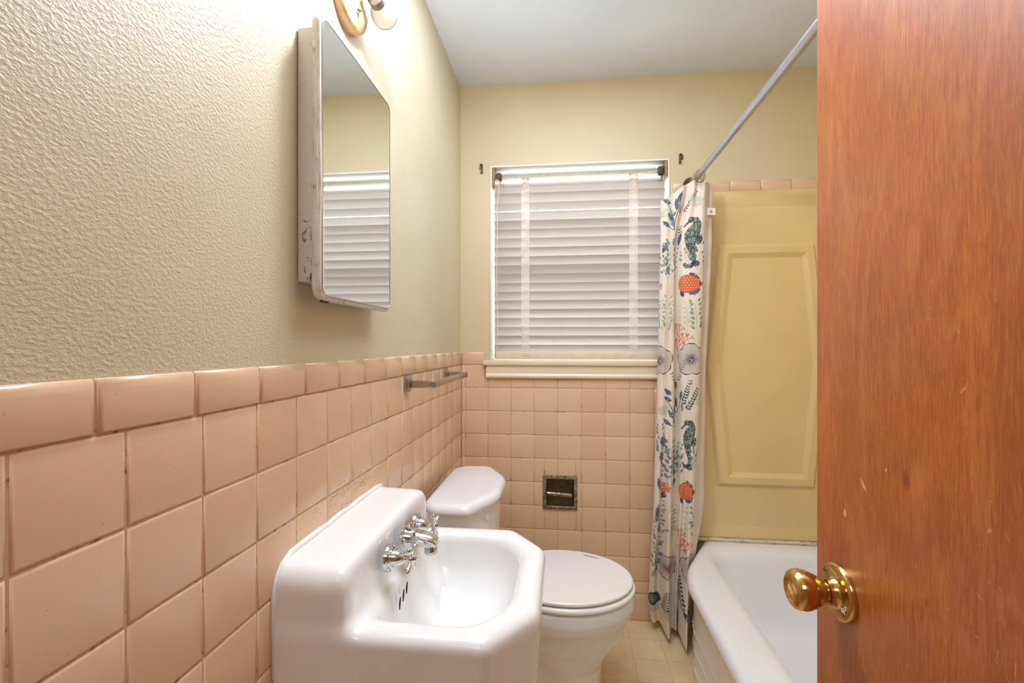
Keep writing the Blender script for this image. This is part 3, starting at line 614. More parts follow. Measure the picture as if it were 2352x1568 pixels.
# ------------------------------------------------------------------ shower curtain
MOT=[('blob', 0.912, 1.819, 0.0383, 0.021, 'pale'),
('blob', 1.046, 1.861, 0.0306, 0.0249, 'pale'),
('stem', [(0.951, 1.744), (0.95, 1.787), (0.937, 1.828), (0.921, 1.862)], 0.0023, 'navy'),
('stem', [(0.951, 1.744), (0.957, 1.796), (0.971, 1.836), (0.978, 1.897)], 0.0023, 'navy'),
('stem', [(0.951, 1.744), (0.935, 1.755), (0.912, 1.778)], 0.0019, 'navy'),
('leaf', 0.919, 1.869, 150, 0.0436, 0.0167, 'blue'),
('leaf', 0.935, 1.802, 125, 0.0459, 0.0191, 'blue'),
('leaf', 0.946, 1.774, 115, 0.0321, 0.0167, 'teal'),
('leaf', 0.915, 1.771, 140, 0.0505, 0.0167, 'blue'),
('leaf', 0.96, 1.855, 100, 0.0597, 0.0143, 'blue'),
('leaf', 0.975, 1.884, 80, 0.0505, 0.0143, 'blue'),
('leaf', 0.978, 1.832, 95, 0.0413, 0.0143, 'teal'),
('leaf', 0.951, 1.814, 60, 0.0321, 0.012, 'teal'),
('fern', 0.993, 1.813, 1.042, 1.903, 9, 0.0153, 'navy'),
('blob', 0.915, 0.975, 0.0383, 0.021, 'pale'),
('blob', 1.046, 1.023, 0.0306, 0.0249, 'pale'),
('stem', [(0.955, 0.901), (0.953, 0.944), (0.941, 0.985), (0.924, 1.018)], 0.0023, 'navy'),
('stem', [(0.955, 0.901), (0.96, 0.953), (0.975, 0.994), (0.982, 1.055)], 0.0023, 'navy'),
('stem', [(0.955, 0.901), (0.939, 0.912), (0.915, 0.934)], 0.0019, 'navy'),
('leaf', 0.923, 1.025, 150, 0.0436, 0.0167, 'blue'),
('leaf', 0.939, 0.959, 125, 0.0459, 0.0191, 'blue'),
('leaf', 0.95, 0.931, 115, 0.0321, 0.0167, 'teal'),
('leaf', 0.919, 0.927, 140, 0.0505, 0.0167, 'blue'),
('leaf', 0.964, 1.013, 100, 0.0597, 0.0143, 'blue'),
('leaf', 0.978, 1.042, 80, 0.0505, 0.0143, 'blue'),
('leaf', 0.982, 0.991, 95, 0.0413, 0.0143, 'teal'),
('leaf', 0.955, 0.972, 60, 0.0321, 0.012, 'teal'),
('fern', 0.996, 0.972, 1.042, 1.065, 9, 0.0153, 'navy'),
('seahorse', 1.033, 1.791, 0.2199),
('blob', 0.912, 1.674, 0.0172, 0.0191, 'blue'),
('leaf', 0.906, 1.658, 240, 0.0275, 0.0167, 'navy'),
('sprig', 0.941, 1.509, 0.937, 1.685, 8, 0.0249, 'teal'),
('sprig', 0.926, 1.518, 0.912, 1.658, 7, 0.0172, 'bluegreen'),
('sprig', 0.953, 1.527, 0.964, 1.684, 7, 0.021, 'bluegreen'),
('sprig', 1.016, 1.587, 0.989, 1.638, 3, 0.023, 'sage'),
('sprig', 1.042, 1.572, 1.057, 1.664, 5, 0.021, 'teal'),
('blob', 1.035, 1.598, 0.0153, 0.0134, 'navy'),
('seahorse', 1.009, 0.934, 0.2089),
('blob', 0.904, 0.846, 0.0172, 0.0191, 'blue'),
('leaf', 0.906, 0.829, 240, 0.0275, 0.0167, 'navy'),
('sprig', 0.938, 0.647, 0.937, 0.823, 8, 0.0249, 'teal'),
('sprig', 0.926, 0.656, 0.912, 0.795, 7, 0.0172, 'bluegreen'),
('sprig', 0.953, 0.666, 0.964, 0.824, 7, 0.021, 'bluegreen'),
('sprig', 0.991, 0.728, 0.964, 0.778, 3, 0.023, 'sage'),
('sprig', 1.017, 0.714, 1.032, 0.807, 5, 0.021, 'teal'),
('blob', 1.01, 0.74, 0.0153, 0.0134, 'navy'),
('fish', 1.007, 1.513, 0.0459, 0.0383),
('fish', 0.996, 0.636, 0.0421, 0.0383),
('blob', 0.897, 1.506, 0.0096, 0.0153, 'orange'),
('blob', 0.912, 0.643, 0.021, 0.0249, 'orange'),
('leaf', 0.908, 0.609, 250, 0.0367, 0.0191, 'navy'),
('leaf', 0.881, 0.534, 265, 0.0872, 0.0215, 'blue'),
('leaf', 0.888, 0.664, 100, 0.0551, 0.0191, 'blue'),
('sprig', 0.914, 1.287, 0.926, 1.444, 9, 0.0191, 'palegreen'),
('sprig', 0.944, 1.296, 0.953, 1.425, 7, 0.0172, 'palegreen'),
('sprig', 1.042, 1.286, 1.033, 1.425, 7, 0.021, 'sage'),
('coral', 0.971, 1.292, 0.0689),
('coral', 0.971, 1.229, 0.0689),
('sprig', 0.914, 0.411, 0.926, 0.569, 9, 0.0191, 'palegreen'),
('sprig', 0.944, 0.421, 0.953, 0.551, 7, 0.0172, 'palegreen'),
('sprig', 1.042, 0.417, 1.033, 0.555, 7, 0.021, 'sage'),
('coral', 0.971, 0.419, 0.0689),
('coral', 0.971, 0.356, 0.0689),
('flower', 0.892, 1.188, 0.0631),
('flower', 1.017, 1.194, 0.0689),
('flower', 0.924, 0.309, 0.0516),
('flower', 1.014, 0.325, 0.0574),
('fern', 0.971, 1.092, 0.989, 1.181, 8, 0.0153, 'teal'),
('fern', 0.982, 0.991, 1.01, 1.1, 9, 0.0153, 'navy'),
('leaf', 0.959, 1.092, 80, 0.0505, 0.0167, 'navy'),
('blob', 0.964, 1.081, 0.0077, 0.0153, 'red'),
('stem', [(0.951, 0.916), (0.964, 1.0), (0.959, 1.083)], 0.0025, 'navy'),
('leaf', 0.924, 1.055, 140, 0.0459, 0.0191, 'blue'),
('leaf', 0.957, 0.981, 100, 0.0459, 0.0215, 'blue'),
('sprig', 0.876, 0.255, 0.885, 0.404, 7, 0.0249, 'bluegreen'),
('fern', 0.908, 0.112, 0.919, 0.205, 8, 0.0153, 'navy'),
('blob', 0.923, 0.113, 0.0249, 0.021, 'pale'),
('fern', 0.975, 0.131, 0.975, 0.26, 10, 0.0153, 'navy'),
('fern', 0.975, 0.121, 1.019, 0.226, 9, 0.0191, 'navy'),
('fern', 0.993, 0.017, 1.017, 0.078, 6, 0.0153, 'navy'),
('jelly', 0.869, 0.152, 0.0287, 0.0249),
('blob', 0.923, 0.016, 0.0191, 0.0153, 'blue'),
('blob', 0.966, 0.084, 0.0115, 0.0497, 'navy'),
('sprig', 0.921, 1.537, 0.903, 1.612, 4, 0.023, 'teal'),
('fern', 0.975, 1.684, 0.984, 1.758, 6, 0.0153, 'navy'),
('leaf', 0.98, 1.712, 80, 0.0689, 0.0215, 'blue'),
('sprig', 0.901, 1.296, 0.897, 1.426, 8, 0.0172, 'sage'),
('sprig', 1.003, 1.292, 0.998, 1.425, 6, 0.0153, 'palegreen'),
('coral', 0.989, 1.259, 0.0574),
('sprig', 0.901, 0.419, 0.897, 0.549, 8, 0.0172, 'sage'),
('sprig', 1.003, 0.421, 0.998, 0.553, 6, 0.0153, 'palegreen'),
('coral', 0.989, 0.387, 0.0574),
('sprig', 0.899, 0.757, 0.892, 0.896, 7, 0.023, 'bluegreen'),
('sprig', 0.971, 0.685, 0.976, 0.815, 7, 0.021, 'teal'),
('sprig', 1.025, 0.705, 1.035, 0.798, 5, 0.0191, 'sage'),
('blob', 0.899, 0.776, 0.0134, 0.023, 'blue'),
('sprig', 0.885, 0.404, 0.878, 0.496, 5, 0.0191, 'bluegreen'),
('leaf', 0.872, 0.273, 60, 0.0505, 0.0191, 'sage'),
('fern', 0.944, 0.444, 0.953, 0.537, 6, 0.0153, 'sage'),
('leaf', 0.953, 0.666, 250, 0.0413, 0.0191, 'blue'),
('fern', 0.964, 1.055, 0.944, 1.129, 6, 0.0153, 'navy'),
('blob', 1.025, 1.876, 0.0153, 0.0153, 'pale'),
('leaf', 1.007, 0.087, 70, 0.0505, 0.0167, 'navy')]

PAL=dict(navy=(36,52,74),blue=(64,88,112),teal=(110,136,134),bluegreen=(122,146,150),sage=(150,160,132),palegreen=(178,182,154),pale=(190,198,162),orange=(222,112,70),red=(160,66,48))
def make_curtain():
    zl=np.array([0.03,0.126,0.31,0.59,1.05,1.69,1.935])
    sec=np.array([
     [(.90,2.12),(.868,2.095),(.878,2.068),(.902,2.085),(.918,1.978),(.945,2.05),(.958,2.02),(.968,2.045),(.973,1.915),(.990,1.965),(.998,1.995),(1.008,2.03),(.98,2.085),(.96,2.11),(.93,2.118)],
     [(.885,2.115),(.854,2.085),(.868,2.057),(.898,2.075),(.917,1.983),(.948,2.05),(.960,2.02),(.970,2.04),(.978,1.93),(.998,1.968),(1.006,1.995),(1.018,2.03),(.99,2.085),(.96,2.11),(.93,2.118)],
     [(.89,2.11),(.860,2.07),(.872,2.04),(.896,2.065),(.920,1.998),(.953,2.05),(.965,2.02),(.978,2.035),(.990,1.972),(1.012,1.992),(1.024,2.01),(1.038,2.04),(1.02,2.085),(.97,2.11),(.93,2.118)],
     [(.90,2.10),(.871,2.05),(.885,2.02),(.905,2.045),(.930,2.008),(.963,2.055),(.977,2.018),(.994,2.024),(1.012,2.0),(1.031,2.012),(1.055,2.032),(1.083,2.055),(1.05,2.10),(1.0,2.11),(.94,2.118)],
     [(.91,2.10),(.885,2.05),(.900,2.018),(.925,2.024),(.948,2.022),(.966,2.055),(.982,2.018),(1.005,2.006),(1.035,2.004),(1.053,2.014),(1.067,2.032),(1.086,2.05),(1.06,2.09),(1.0,2.11),(.94,2.115)],
     [(.92,2.10),(.898,2.045),(.914,2.018),(.935,2.022),(.953,2.03),(.966,2.052),(.985,2.018),(1.015,2.006),(1.050,2.006),(1.070,2.014),(1.090,2.03),(1.111,2.045),(1.08,2.09),(1.01,2.11),(.95,2.11)],
     [(.93,2.10),(.901,2.05),(.925,2.026),(.955,2.036),(.985,2.016),(1.010,2.038),(1.030,2.012),(1.050,2.024),(1.068,2.0),(1.085,2.014),(1.10,2.03),(1.114,2.04),(1.09,2.09),(1.02,2.11),(.96,2.11)]])
    ztop=np.array([1.87,1.873,1.888,1.905,1.928,1.944,1.950,1.946,1.938,1.941,1.936,1.932,1.93,1.93,1.93])
    zbot=np.array([.05,.045,.038,.04,.028,.035,.04,.035,.026,.03,.04,.05,.06,.06,.06])
    NU,NV=460,1250
    t=np.linspace(0,14,3001)
    def cr(P,t):
        n=len(P); i=np.clip(np.floor(t).astype(int),0,n-2); f=(t-i)[:,None] if P.ndim>1 else t-i
        g=lambda k:P[np.clip(k,0,n-1)]
        p0,p1,p2,p3=g(i-1),g(i),g(i+1),g(i+2)
        return 0.5*((2*p1)+(-p0+p2)*f+(2*p0-5*p1+4*p2-p3)*f*f+(-p0+3*p1-3*p2+p3)*f**3)
    mid=cr(sec[4],t); ds=np.r_[0,np.cumsum(np.linalg.norm(np.diff(mid,axis=0),axis=1))]; Lu=ds[-1]
    tt=np.interp(np.linspace(0,Lu,NU),ds,t); U=np.linspace(0,Lu,NU)
    C=np.stack([cr(s,tt) for s in sec])            # levels, NU, 2
    ZT=np.interp(tt,np.arange(15),ztop); ZB=np.interp(tt,np.arange(15),zbot)
    v=np.linspace(0,1,NV)[:,None]; Z=ZB+(ZT-ZB)*v
    k=np.clip(np.searchsorted(zl,Z)-1,0,len(zl)-2); f=np.clip((Z-zl[k])/(zl[k+1]-zl[k]),-0.1,1.0)
    f=f*f*(3-2*f)*0.5+f*0.5
    J=np.arange(NU)[None,:].repeat(NV,0)
    XY=C[k,J]*(1-f)[...,None]+C[k+1,J]*f[...,None]
    # soft creases
    XY[...,1]+=0.0022*np.sin(Z*17+U*22)+0.0012*np.sin(Z*41-U*60)
    X=XY[...,0]; Y=XY[...,1]
    ground=np.array(s2l((238,224,206))[:3]); col=np.ones((NV,NU,3))*ground
    # woven dots
    dots=(np.sin(U[None,:]*2*np.pi/0.0085)*np.sin(Z*2*np.pi/0.0085))
    col+=np.where(dots>0.25,0.035,-0.01)[...,None]
    back=tt>9.05
    def lin(n): return np.array(s2l(PAL[n])[:3])
    nz=rng.random((NV//8+3,NU//5+3)); gi=np.arange(NV)[:,None]/8; gj=np.arange(NU)[None,:]/5; i0=gi.astype(int); j0=gj.astype(int); fi=gi-i0; fj=gj-j0; noise=nz[i0,j0]*(1-fi)*(1-fj)+nz[i0+1,j0]*fi*(1-fj)+nz[i0,j0+1]*(1-fi)*fj+nz[i0+1,j0+1]*fi*fj
    nz=rng.random((NV//3+3,NU//3+3)); gi=np.arange(NV)[:,None]/3.0; gj=np.arange(NU)[None,:]/3.0; i0=gi.astype(int); j0=gj.astype(int); fi=gi-i0; fj=gj-j0; noise2=nz[i0,j0]*(1-fi)*(1-fj)+nz[i0+1,j0]*fi*(1-fj)+nz[i0,j0+1]*(1-fi)*fj+nz[i0+1,j0+1]*fi*fj
    def loc(x,z):
        r=int(np.clip((z-0.035)/(1.93-0.035)*(NV-1),0,NV-1)); m=(tt>=0.9)&(tt<=11.2)
        xs=X[r][m]; us=U[m]; o=np.argsort(xs); return np.interp(x,xs[o],us[o])
    def paint(mask,c,a=1.0):
        mask=np.clip(mask,0,1)*a; mask=mask*(~back)[None,:]
        col[:]=col*(1-mask[...,None])+np.asarray(c)*mask[...,None]
    px=0.0013
    def win(u,z,r):
        a=np.searchsorted(U,[u-r,u+r]); zz=(np.array([z-r,z+r])-0.03)/(1.93-0.03)*(NV-1)
        return slice(max(a[0]-2,0),a[1]+2),slice(int(max(zz[0]-25,0)),int(max(zz[1]+25,1)))
    def local(u,z,r,fn,c,a=1.0,mott=0.0):
        su,sz=win(u,z,r); du=U[None,su]-u; dz=Z[sz,su]-z
        m=np.clip(fn(du,dz)/px,0,1)*(~back)[None,su]
        if mott: m=m*np.where(noise2[sz,su]<mott,0.35,1)
        m=(m*a*(0.9+0.1*noise[sz,su]))[...,None]; col[sz,su]=col[sz,su]*(1-m)+np.asarray(c)*m
    def ell(du,dz,rx,rz,ang=0):
        ca,sa=math.cos(ang),math.sin(ang); a=du*ca+dz*sa; b=-du*sa+dz*ca
        return (1-np.sqrt((a/rx)**2+(b/rz)**2))*min(rx,rz)
    def seg(u0,z0,u1,z1,w,c,a=1.0):
        def fn(du,dz):
            x=du+(u0+u1)/2-u0; y=dz+(z0+z1)/2-z0; vx,vy=u1-u0,z1-z0; h=np.clip((x*vx+y*vy)/(vx*vx+vy*vy+1e-12),0,1)
            return w-np.hypot(x-vx*h,y-vy*h)
        local((u0+u1)/2,(z0+z1)/2,math.hypot(u1-u0,z1-z0)/2+w+0.004,fn,c,a)
    def leafp(u,z,ang,l,w,c,mott=0):
        ca,sa=math.cos(ang),math.sin(ang)
        def fn(du,dz):
            a=(du*ca+dz*sa)/(l/2); b=np.abs(-du*sa+dz*ca); return w/2*np.clip(1-a*a,0,1)*np.where(np.abs(a)<1,1,0)*(1.1-0.3*a)-b
        local(u,z,l,fn,c,1.0,mott)
    R=random.Random(3)
    for m in MOT:
        kd=m[0]
        if kd=='leaf': leafp(loc(m[1],m[2]),m[2],math.radians(m[3]),m[4],m[5],lin(m[6]),0.25)
        elif kd=='blob':
            u=loc(m[1],m[2]); c=lin(m[5])
            local(u,m[2],max(m[3],m[4])*1.3,lambda du,dz:ell(du,dz,m[3],m[4])+0.12*min(m[3],m[4])*np.sin(7*np.arctan2(dz,du)),c,0.75 if m[5] in('pale',) else 0.95,0.3)
        elif kd=='stem':
            q=[(loc(x,z),z) for x,z in m[1]]
            for a,b in zip(q,q[1:]): seg(*a,*b,m[2],lin(m[3]))
        elif kd in('fern','sprig'):
            u0,z0,u1,z1=loc(m[1],m[2]),m[2],loc(m[3],m[4]),m[4]; n,l,c=m[5],m[6],lin(m[7])
            seg(u0,z0,u1,z1,0.0011 if kd=='fern' else 0.0012,c); ang=math.atan2(z1-z0,u1-u0)
            for i in range(1,n+1):
                f_=i/n; uu,zz=u0+(u1-u0)*f_,z0+(z1-z0)*f_
                for sd in(-1,1):
                    a=ang+sd*(0.75 if kd=='fern' else R.uniform(0.4,0.9)); ll=1.25*l*(0.8+0.4*R.random())*(1-0.3*f_)
                    if kd=='fern': leafp(uu+math.cos(a)*ll*0.55,zz+math.sin(a)*ll*0.55,a,ll,ll*0.38,c)
                    else:
                        eu,ez=uu+math.cos(a)*ll,zz+math.sin(a)*ll; seg(uu,zz,eu,ez,0.0008,c)
                        cc=c*(0.75+0.5*R.random()); leafp(eu+math.cos(a)*ll*0.25,ez+math.sin(a)*ll*0.25,a,ll*0.9,ll*0.46,cc)
        elif kd=='coral':
            u,z,h=loc(m[1],m[2]),m[2],m[3]; c=lin('orange')
            def brn(u,z,a,l,d):
                e=(u+math.cos(a)*l,z+math.sin(a)*l); seg(u,z,*e,0.0021,c,1.0)
                if d: 
                    for s in(-0.5,0.45): brn(*e,a+s,l*0.72,d-1)
                else: local(*e,0.004,lambda du,dz:0.0034-np.hypot(du,dz),c,1.0)
            for a in (1.2,1.75,2.2): brn(u,z,a-0.2,h*0.36,2)
        elif kd=='flower':
            u,z,r=loc(m[1],m[2]),m[2],m[3]
            er=lambda th:r*(0.80+0.18*np.abs(np.sin(th*2.5+0.6))**0.6+0.015*np.sin(th*19))
            local(u,z,r*1.1,lambda du,dz:er(np.arctan2(dz,du))-np.hypot(du,dz),s2l((222,204,190))[:3],0.95)
            local(u,z,r*1.1,lambda du,dz:0.0024-np.abs(er(np.arctan2(dz,du))-np.hypot(du,dz))+0.0008*np.sin(9*np.arctan2(dz,du)),lin('navy'))
            def rays(du,dz):
                th=np.arctan2(dz,du); rr=np.hypot(du,dz); return np.where((rr<r*0.86)&(rr>r*0.12),0.0011-np.abs(np.sin(th*21+rr*40))*rr/21,-1)
            local(u,z,r*1.1,rays,lin('navy'),0.75)
            def starf(du,dz):
                th=np.arctan2(dz,du); rr=np.hypot(du,dz); return r*(0.14+0.26*np.abs(np.sin(th*9))**2)-rr
            local(u,z,r,starf,lin('navy'),0.9,0.45)
            local(u,z,r,lambda du,dz:0.003-np.hypot(du,dz),s2l((214,196,176))[:3])
        elif kd=='fish':
            u,z,rx,rz=loc(m[1],m[2]),m[2],m[3],m[4]
            leafp(u-rx*0.55,z-rz*1.05,math.radians(-60),rx*0.8,rz*0.5,lin('navy')); leafp(u+rx*0.45,z+rz*0.85,math.radians(-32),rx*1.1,rz*0.45,lin('navy'),0.3); leafp(u+rx*0.5,z-rz*0.85,math.radians(28),rx*1.1,rz*0.7,lin('blue'),0.3)
            local(u+rx*1.05,z,rx,lambda du,dz:np.where((du>-rx*0.15)&(du<rx*0.4),rz*0.12+np.clip(du,0,1)*0.9-np.abs(dz),-1),lin('orange'))
            def fb(du,dz):
                x=du/rx; return np.where(np.abs(x)<1.08,rz*np.sqrt(np.clip(1-np.clip(x,-1.08,1.08)**2/1.17,0,1))*(1-0.28*np.clip(x,0,1))-np.abs(dz)+0.0012*np.abs(np.sin(du*700)),-1)
            local(u,z,rx*1.3,fb,s2l((216,98,56))[:3])
            def cells(du,dz):
                q=0.0105; a_=du+((np.floor(dz/q)%2)*q/2); return np.where(fb(du,dz)>0.006,0.0036-np.hypot((a_%q)-q/2,(dz%q)-q/2),-1)
            local(u,z,rx*1.3,cells,s2l((240,176,120))[:3],0.95)
            local(u+rx*0.92,z,0.02,lambda du,dz:np.where(np.abs(du)<0.004,rz*0.22-np.abs(dz),-1),lin('navy'),0.9)
        elif kd=='seahorse':
            u,z,s=loc(m[1],m[2]),m[2],m[3]
            raw=[(800,560,35),(850,570,40),(880,620,38),(850,680,68),(832,740,76),(825,800,60),(825,860,46),(835,920,35),(850,980,26),(860,1030,20),(858,1075,22),(825,1110,26),(785,1110,24),(770,1080,20)]
            pts=[((p-830)/615,-(q-540)/615,r/615*1.2) for p,q,r in raw]
            def body(du,dz,g=1.0):
                d=np.full(du.shape[:1]+du.shape[1:] if du.shape==dz.shape else np.broadcast(du,dz).shape,-1.0)
                for (a,b) in zip(pts,pts[1:]):
                    for q in range(4):
                        f_=q/4; x=(a[0]+(b[0]-a[0])*f_)*s; y=(a[1]+(b[1]-a[1])*f_)*s; r=(a[2]+(b[2]-a[2])*f_)*s*0.8*g
                        d=np.maximum(d,r-np.hypot(du-x,dz-y))
                return d
            local(u,z,s*1.15,body,lin('sage')*0.95)
            su,sz=win(u,z,s*1.15); nn=noise2[sz,su]*0.6+noise[sz,su]*0.4
            local(u,z,s*1.15,lambda du,dz:np.where(nn<0.52,body(du,dz),-1),lin('navy'),0.85)
            local(u,z,s*1.15,lambda du,dz:np.minimum(body(du,dz),np.where(dz<-0.45*s,0.0020-np.abs(((dz+0.2*du)%0.0105)-0.005),-1)),lin('navy'),0.9)
            local(u,z,s*1.15,lambda du,dz:0.0010-np.abs(body(du,dz)-0.0006),lin('navy'),0.8)
            seg(u-.065*s,z-.065*s,u-.155*s,z-.155*s,.024*s,lin('navy'),0.9)
            leafp(u+.13*s,z-.42*s,1.3,.22*s,.11*s,lin('navy'),0.3)
            local(u-.03*s,z-.01*s,0.01,lambda du,dz:0.0016-np.hypot(du,dz),s2l((30,36,46))[:3])
        elif kd=='jelly':
            u,z,rx,rz=loc(m[1],m[2]),m[2],m[3],m[4]
            local(u,z,rx*1.4,lambda du,dz:ell(du,dz,rx*1.1,rz*1.2),lin('navy')); local(u-rx*0.1,z,rx,lambda du,dz:ell(du,dz,rx*0.7,rz*0.85),s2l((128,134,104))[:3],0.9,0.2)
            for i in range(7):
                a=-1+i/3; seg(u+a*rx*0.8,z-rz*0.8,u+a*rx*0.7+0.003,z-rz*(2.2+0.4*R.random()),0.0017,lin('navy'))
    # reverse side strip: cream with pale woven dots, darker stitched edge
    rev=np.array(s2l((220,206,190))[:3])
    d2=(np.sin(U[None,:]*2*np.pi/0.011+0)*np.sin(Z*2*np.pi/0.011))>0.3
    cb=np.where(d2[...,None],np.array(s2l((238,228,216))[:3]),rev); col=np.where(back[None,:,None],cb,col)
    edge=(np.abs(tt-9.05)<0.10)[None,:,None]; col=np.where(edge,col*0.80,col)
    P=np.stack([X,Y,Z],-1).reshape(-1,3); N=NU*NV
    # thickness: back sheet
    me=bpy.data.meshes.new('shower_curtain')
    dYu=np.gradient(XY,axis=1); nrm=np.stack([-dYu[...,1],dYu[...,0]],-1); nrm/=np.linalg.norm(nrm,axis=-1,keepdims=True)+1e-9
    P2=P.copy().reshape(NV,NU,3); P2[...,0]+=nrm[...,0]*0.0012; P2[...,1]+=nrm[...,1]*0.0012; P2=P2.reshape(-1,3)
    g=np.arange(N).reshape(NV,NU); Q=np.stack([g[:-1,:-1],g[:-1,1:],g[1:,1:],g[1:,:-1]],-1).reshape(-1,4)
    Q2=(Q+N)[:,::-1]
    def strip(a,b): return np.stack([a[:-1],b[:-1],b[1:],a[1:]],-1)
    sides=[strip(g[0],g[0]+N),strip(g[-1]+N,g[-1]),strip(g[:,0]+N,g[:,0]),strip(g[:,-1],g[:,-1]+N)]
    Fc=np.concatenate([Q,Q2]+sides); V=np.concatenate([P,P2])
    me.vertices.add(len(V)); me.vertices.foreach_set('co',V.astype(np.float32).ravel())
    me.loops.add(4*len(Fc)); me.loops.foreach_set('vertex_index',Fc.ravel().astype(np.int32))
    me.polygons.add(len(Fc)); me.polygons.foreach_set('loop_start',np.arange(0,4*len(Fc),4,dtype=np.int32)); me.polygons.foreach_set('loop_total',np.full(len(Fc),4,np.int32)); me.update(calc_edges=True)
    me.polygons.foreach_set('use_smooth',[True]*len(Fc))
    c4=np.ones((2*N,4),np.float32); cc=np.clip(col.reshape(-1,3),0,1); c4[:N,:3]=cc; c4[N:,:3]=cc
    a=me.color_attributes.new('print','FLOAT_COLOR','POINT'); a.data.foreach_set('color',c4.ravel())
    uvw=np.stack([np.broadcast_to(U,(NV,NU)),Z,np.zeros((NV,NU))],-1).reshape(-1,3); uvw=np.concatenate([uvw,uvw]).astype(np.float32)
    a=me.attributes.new('cloth_uv','FLOAT_VECTOR','POINT'); a.data.foreach_set('vector',uvw.ravel())
    me.materials.append(M_CURT); o=bpy.data.objects.new('shower_curtain',me); link(o)
    tag(o,'cream shower curtain printed with blue seahorses, orange fish and flowers, bunched by the bathtub','shower curtain')
    tg=box('care_tag',1.071,1.119,2.0205,2.0217,1.803,1.833,M_TAG,o)
    bm=bmesh.new()
    for i in range(5): bbox(bm,1.096+i*0.0022,1.0972+i*0.0022,2.0201,2.0206,1.811,1.824)
    bbox(bm,1.078,1.0788,2.0201,2.0206,1.811,1.825); bm_obj('tag_print',bm,M_TAGP,tg)
make_curtain()
# rings, bunched on the rod
def torus(bm,c,R,r,tilt,yaw,n=28,m=8):
    M=Matrix.Translation(c)@Matrix.Rotation(yaw,4,'Z')@Matrix.Rotation(tilt,4,'X')
    V=[[bm.verts.new(M@Vector(((R+r*math.cos(b))*math.cos(a),r*math.sin(b),(R*1.25+r*math.cos(b))*math.sin(a)))) for b in [2*math.pi*j/m for j in range(m)]] for a in [2*math.pi*i/n for i in range(n)]]
    for i in range(n):
        for j in range(m): bm.faces.new((V[i][j],V[(i+1)%n][j],V[(i+1)%n][(j+1)%m],V[i][(j+1)%m]))
M_RING=mat_simple('antique_brass_wire',(168,132,90),0.25,0.85,0.2,90)
base=None
for i,(y,ti,ya,R) in enumerate([(1.995,0.10,0.1,.021),(2.008,-.2,-.12,.022),(2.02,.25,.15,.021),(2.034,0,-.1,.023),(2.048,.3,.2,.022),(2.066,.1,-.2,.023)]):
    bm=bmesh.new(); torus(bm,Vector((1.05+0.002*math.sin(i*3),y,1.962)),R,0.0011,ti,ya)
    o=bm_obj('curtain_ring',bm,M_RING,smooth=True)
    lab='thin brass curtain ring in the middle of the bunch on the shower rod'
    if i==0: lab='thin brass curtain ring nearest the camera in the bunch on the shower rod'
    if i==5: lab='thin brass curtain ring nearest the back wall in the bunch on the shower rod'
    tag(o,lab,'curtain ring','curtain rings on the shower rod')
# ------------------------------------------------------------------ wash basin
YS=0.9525; ST=0.888; SR=0.782
def f_sink(X,Y,Z):
    y=Y-YS; ay=np.abs(y)
    n=np.array([0.100,0.080]); n=n/np.hypot(*n)     # chamfer normal
    zt=np.clip((SR-Z)/0.2,0,1)
    def plan(off=0.0,k=0.012):
        d=smax(X-0.442+off,ay-0.2365+off,0.01)
        return smax(d,(X-0.358)*n[0]+(ay-0.2365)*n[1]+off,k)
    taper=0.012*zt
    body=smax(smax(plan(taper),Z-SR,0.028),0.585-Z,0.02)
    ledge=smax(smax(smax(X-(0.137+0.018*np.clip((0.84-Z)/0.08,0,1)**2),ay-0.2365,0.02),smax(Z-ST+0.03*X+0.25*np.clip(ay-0.17,0,1)**1.5,X-0.136,0.026),0.045),0.585-Z,0.02)
    b=smin(body,ledge,0.022)
    b=smax(b,0.0015-X,0.004)
    # bowl
    t=np.clip((SR-Z)/0.15,-0.8,1.0)
    m=0.012+0.040*np.clip(t,0,1)**1.3
    q=smax(X-(0.396-m),ay-(0.190-m),0.045)
    q=smax(q,(X-0.332)*n[0]+(ay-0.190)*n[1]+m*0.9,0.028)
    xs=0.139+0.025*np.clip((0.85-Z)/0.2,0,1)**1.3
    q=smax(q,xs-X,0.045)
    fl=0.628+0.05*((X-0.26)**2+(y)**2)/0.03
    q=smax(q,fl-Z,0.05)
    b=smax(b,-q,0.024)
    # overflow slots
    return b
sink=thing('wall_basin','white porcelain wall-hung wash basin with clipped front corners and raised back ledge','sink',(0.0,YS,0.60))
sdf_mesh('basin',f_sink,(-0.01,0.69,0.57),(0.46,1.215,0.91),0.0042,M_PORC,sink)
# caulk bead against the tiles
bm=bmesh.new(); pts=[(0.0025,0.7165,0.70),(0.0025,0.716,0.80),(0.0025,0.7175,0.835),(0.0025,0.725,0.862),(0.0025,0.740,0.879),(0.0025,0.765,0.889)]+[(0.0025+0.001*math.sin(i*2.3),0.80+i*0.03,0.890+0.0012*math.sin(i*1.7)) for i in range(12)]+[(0.0025,1.165,0.887),(0.0025,1.185,0.868)]
tube(bm,pts,[0.004]*2+[0.006]*(len(pts)-2),8); bm_obj('caulk_bead',bm,M_PORC,sink,smooth=True)
# three overflow slots
for yy,zz in ((0.885,0.742),(0.905,0.747),(0.925,0.752)):
    M=Matrix.Translation((0.1575,yy,zz))@Matrix.Rotation(math.radians(-12),4,'X')
    bm=bmesh.new(); lathe(bm,[(-0.001,0.001),(0,0.0028),(0.0015,0.0028),(0.002,0.001)],(0,0,0),(1,0,0),20)
    for v in bm.verts: v.co.z*=4.2; v.co.y*=0.75
    bmesh.ops.transform(bm,matrix=M,verts=bm.verts); bm_obj('overflow_slot',bm,M_BLACK,sink,smooth=True)['label']='dark overflow slot'
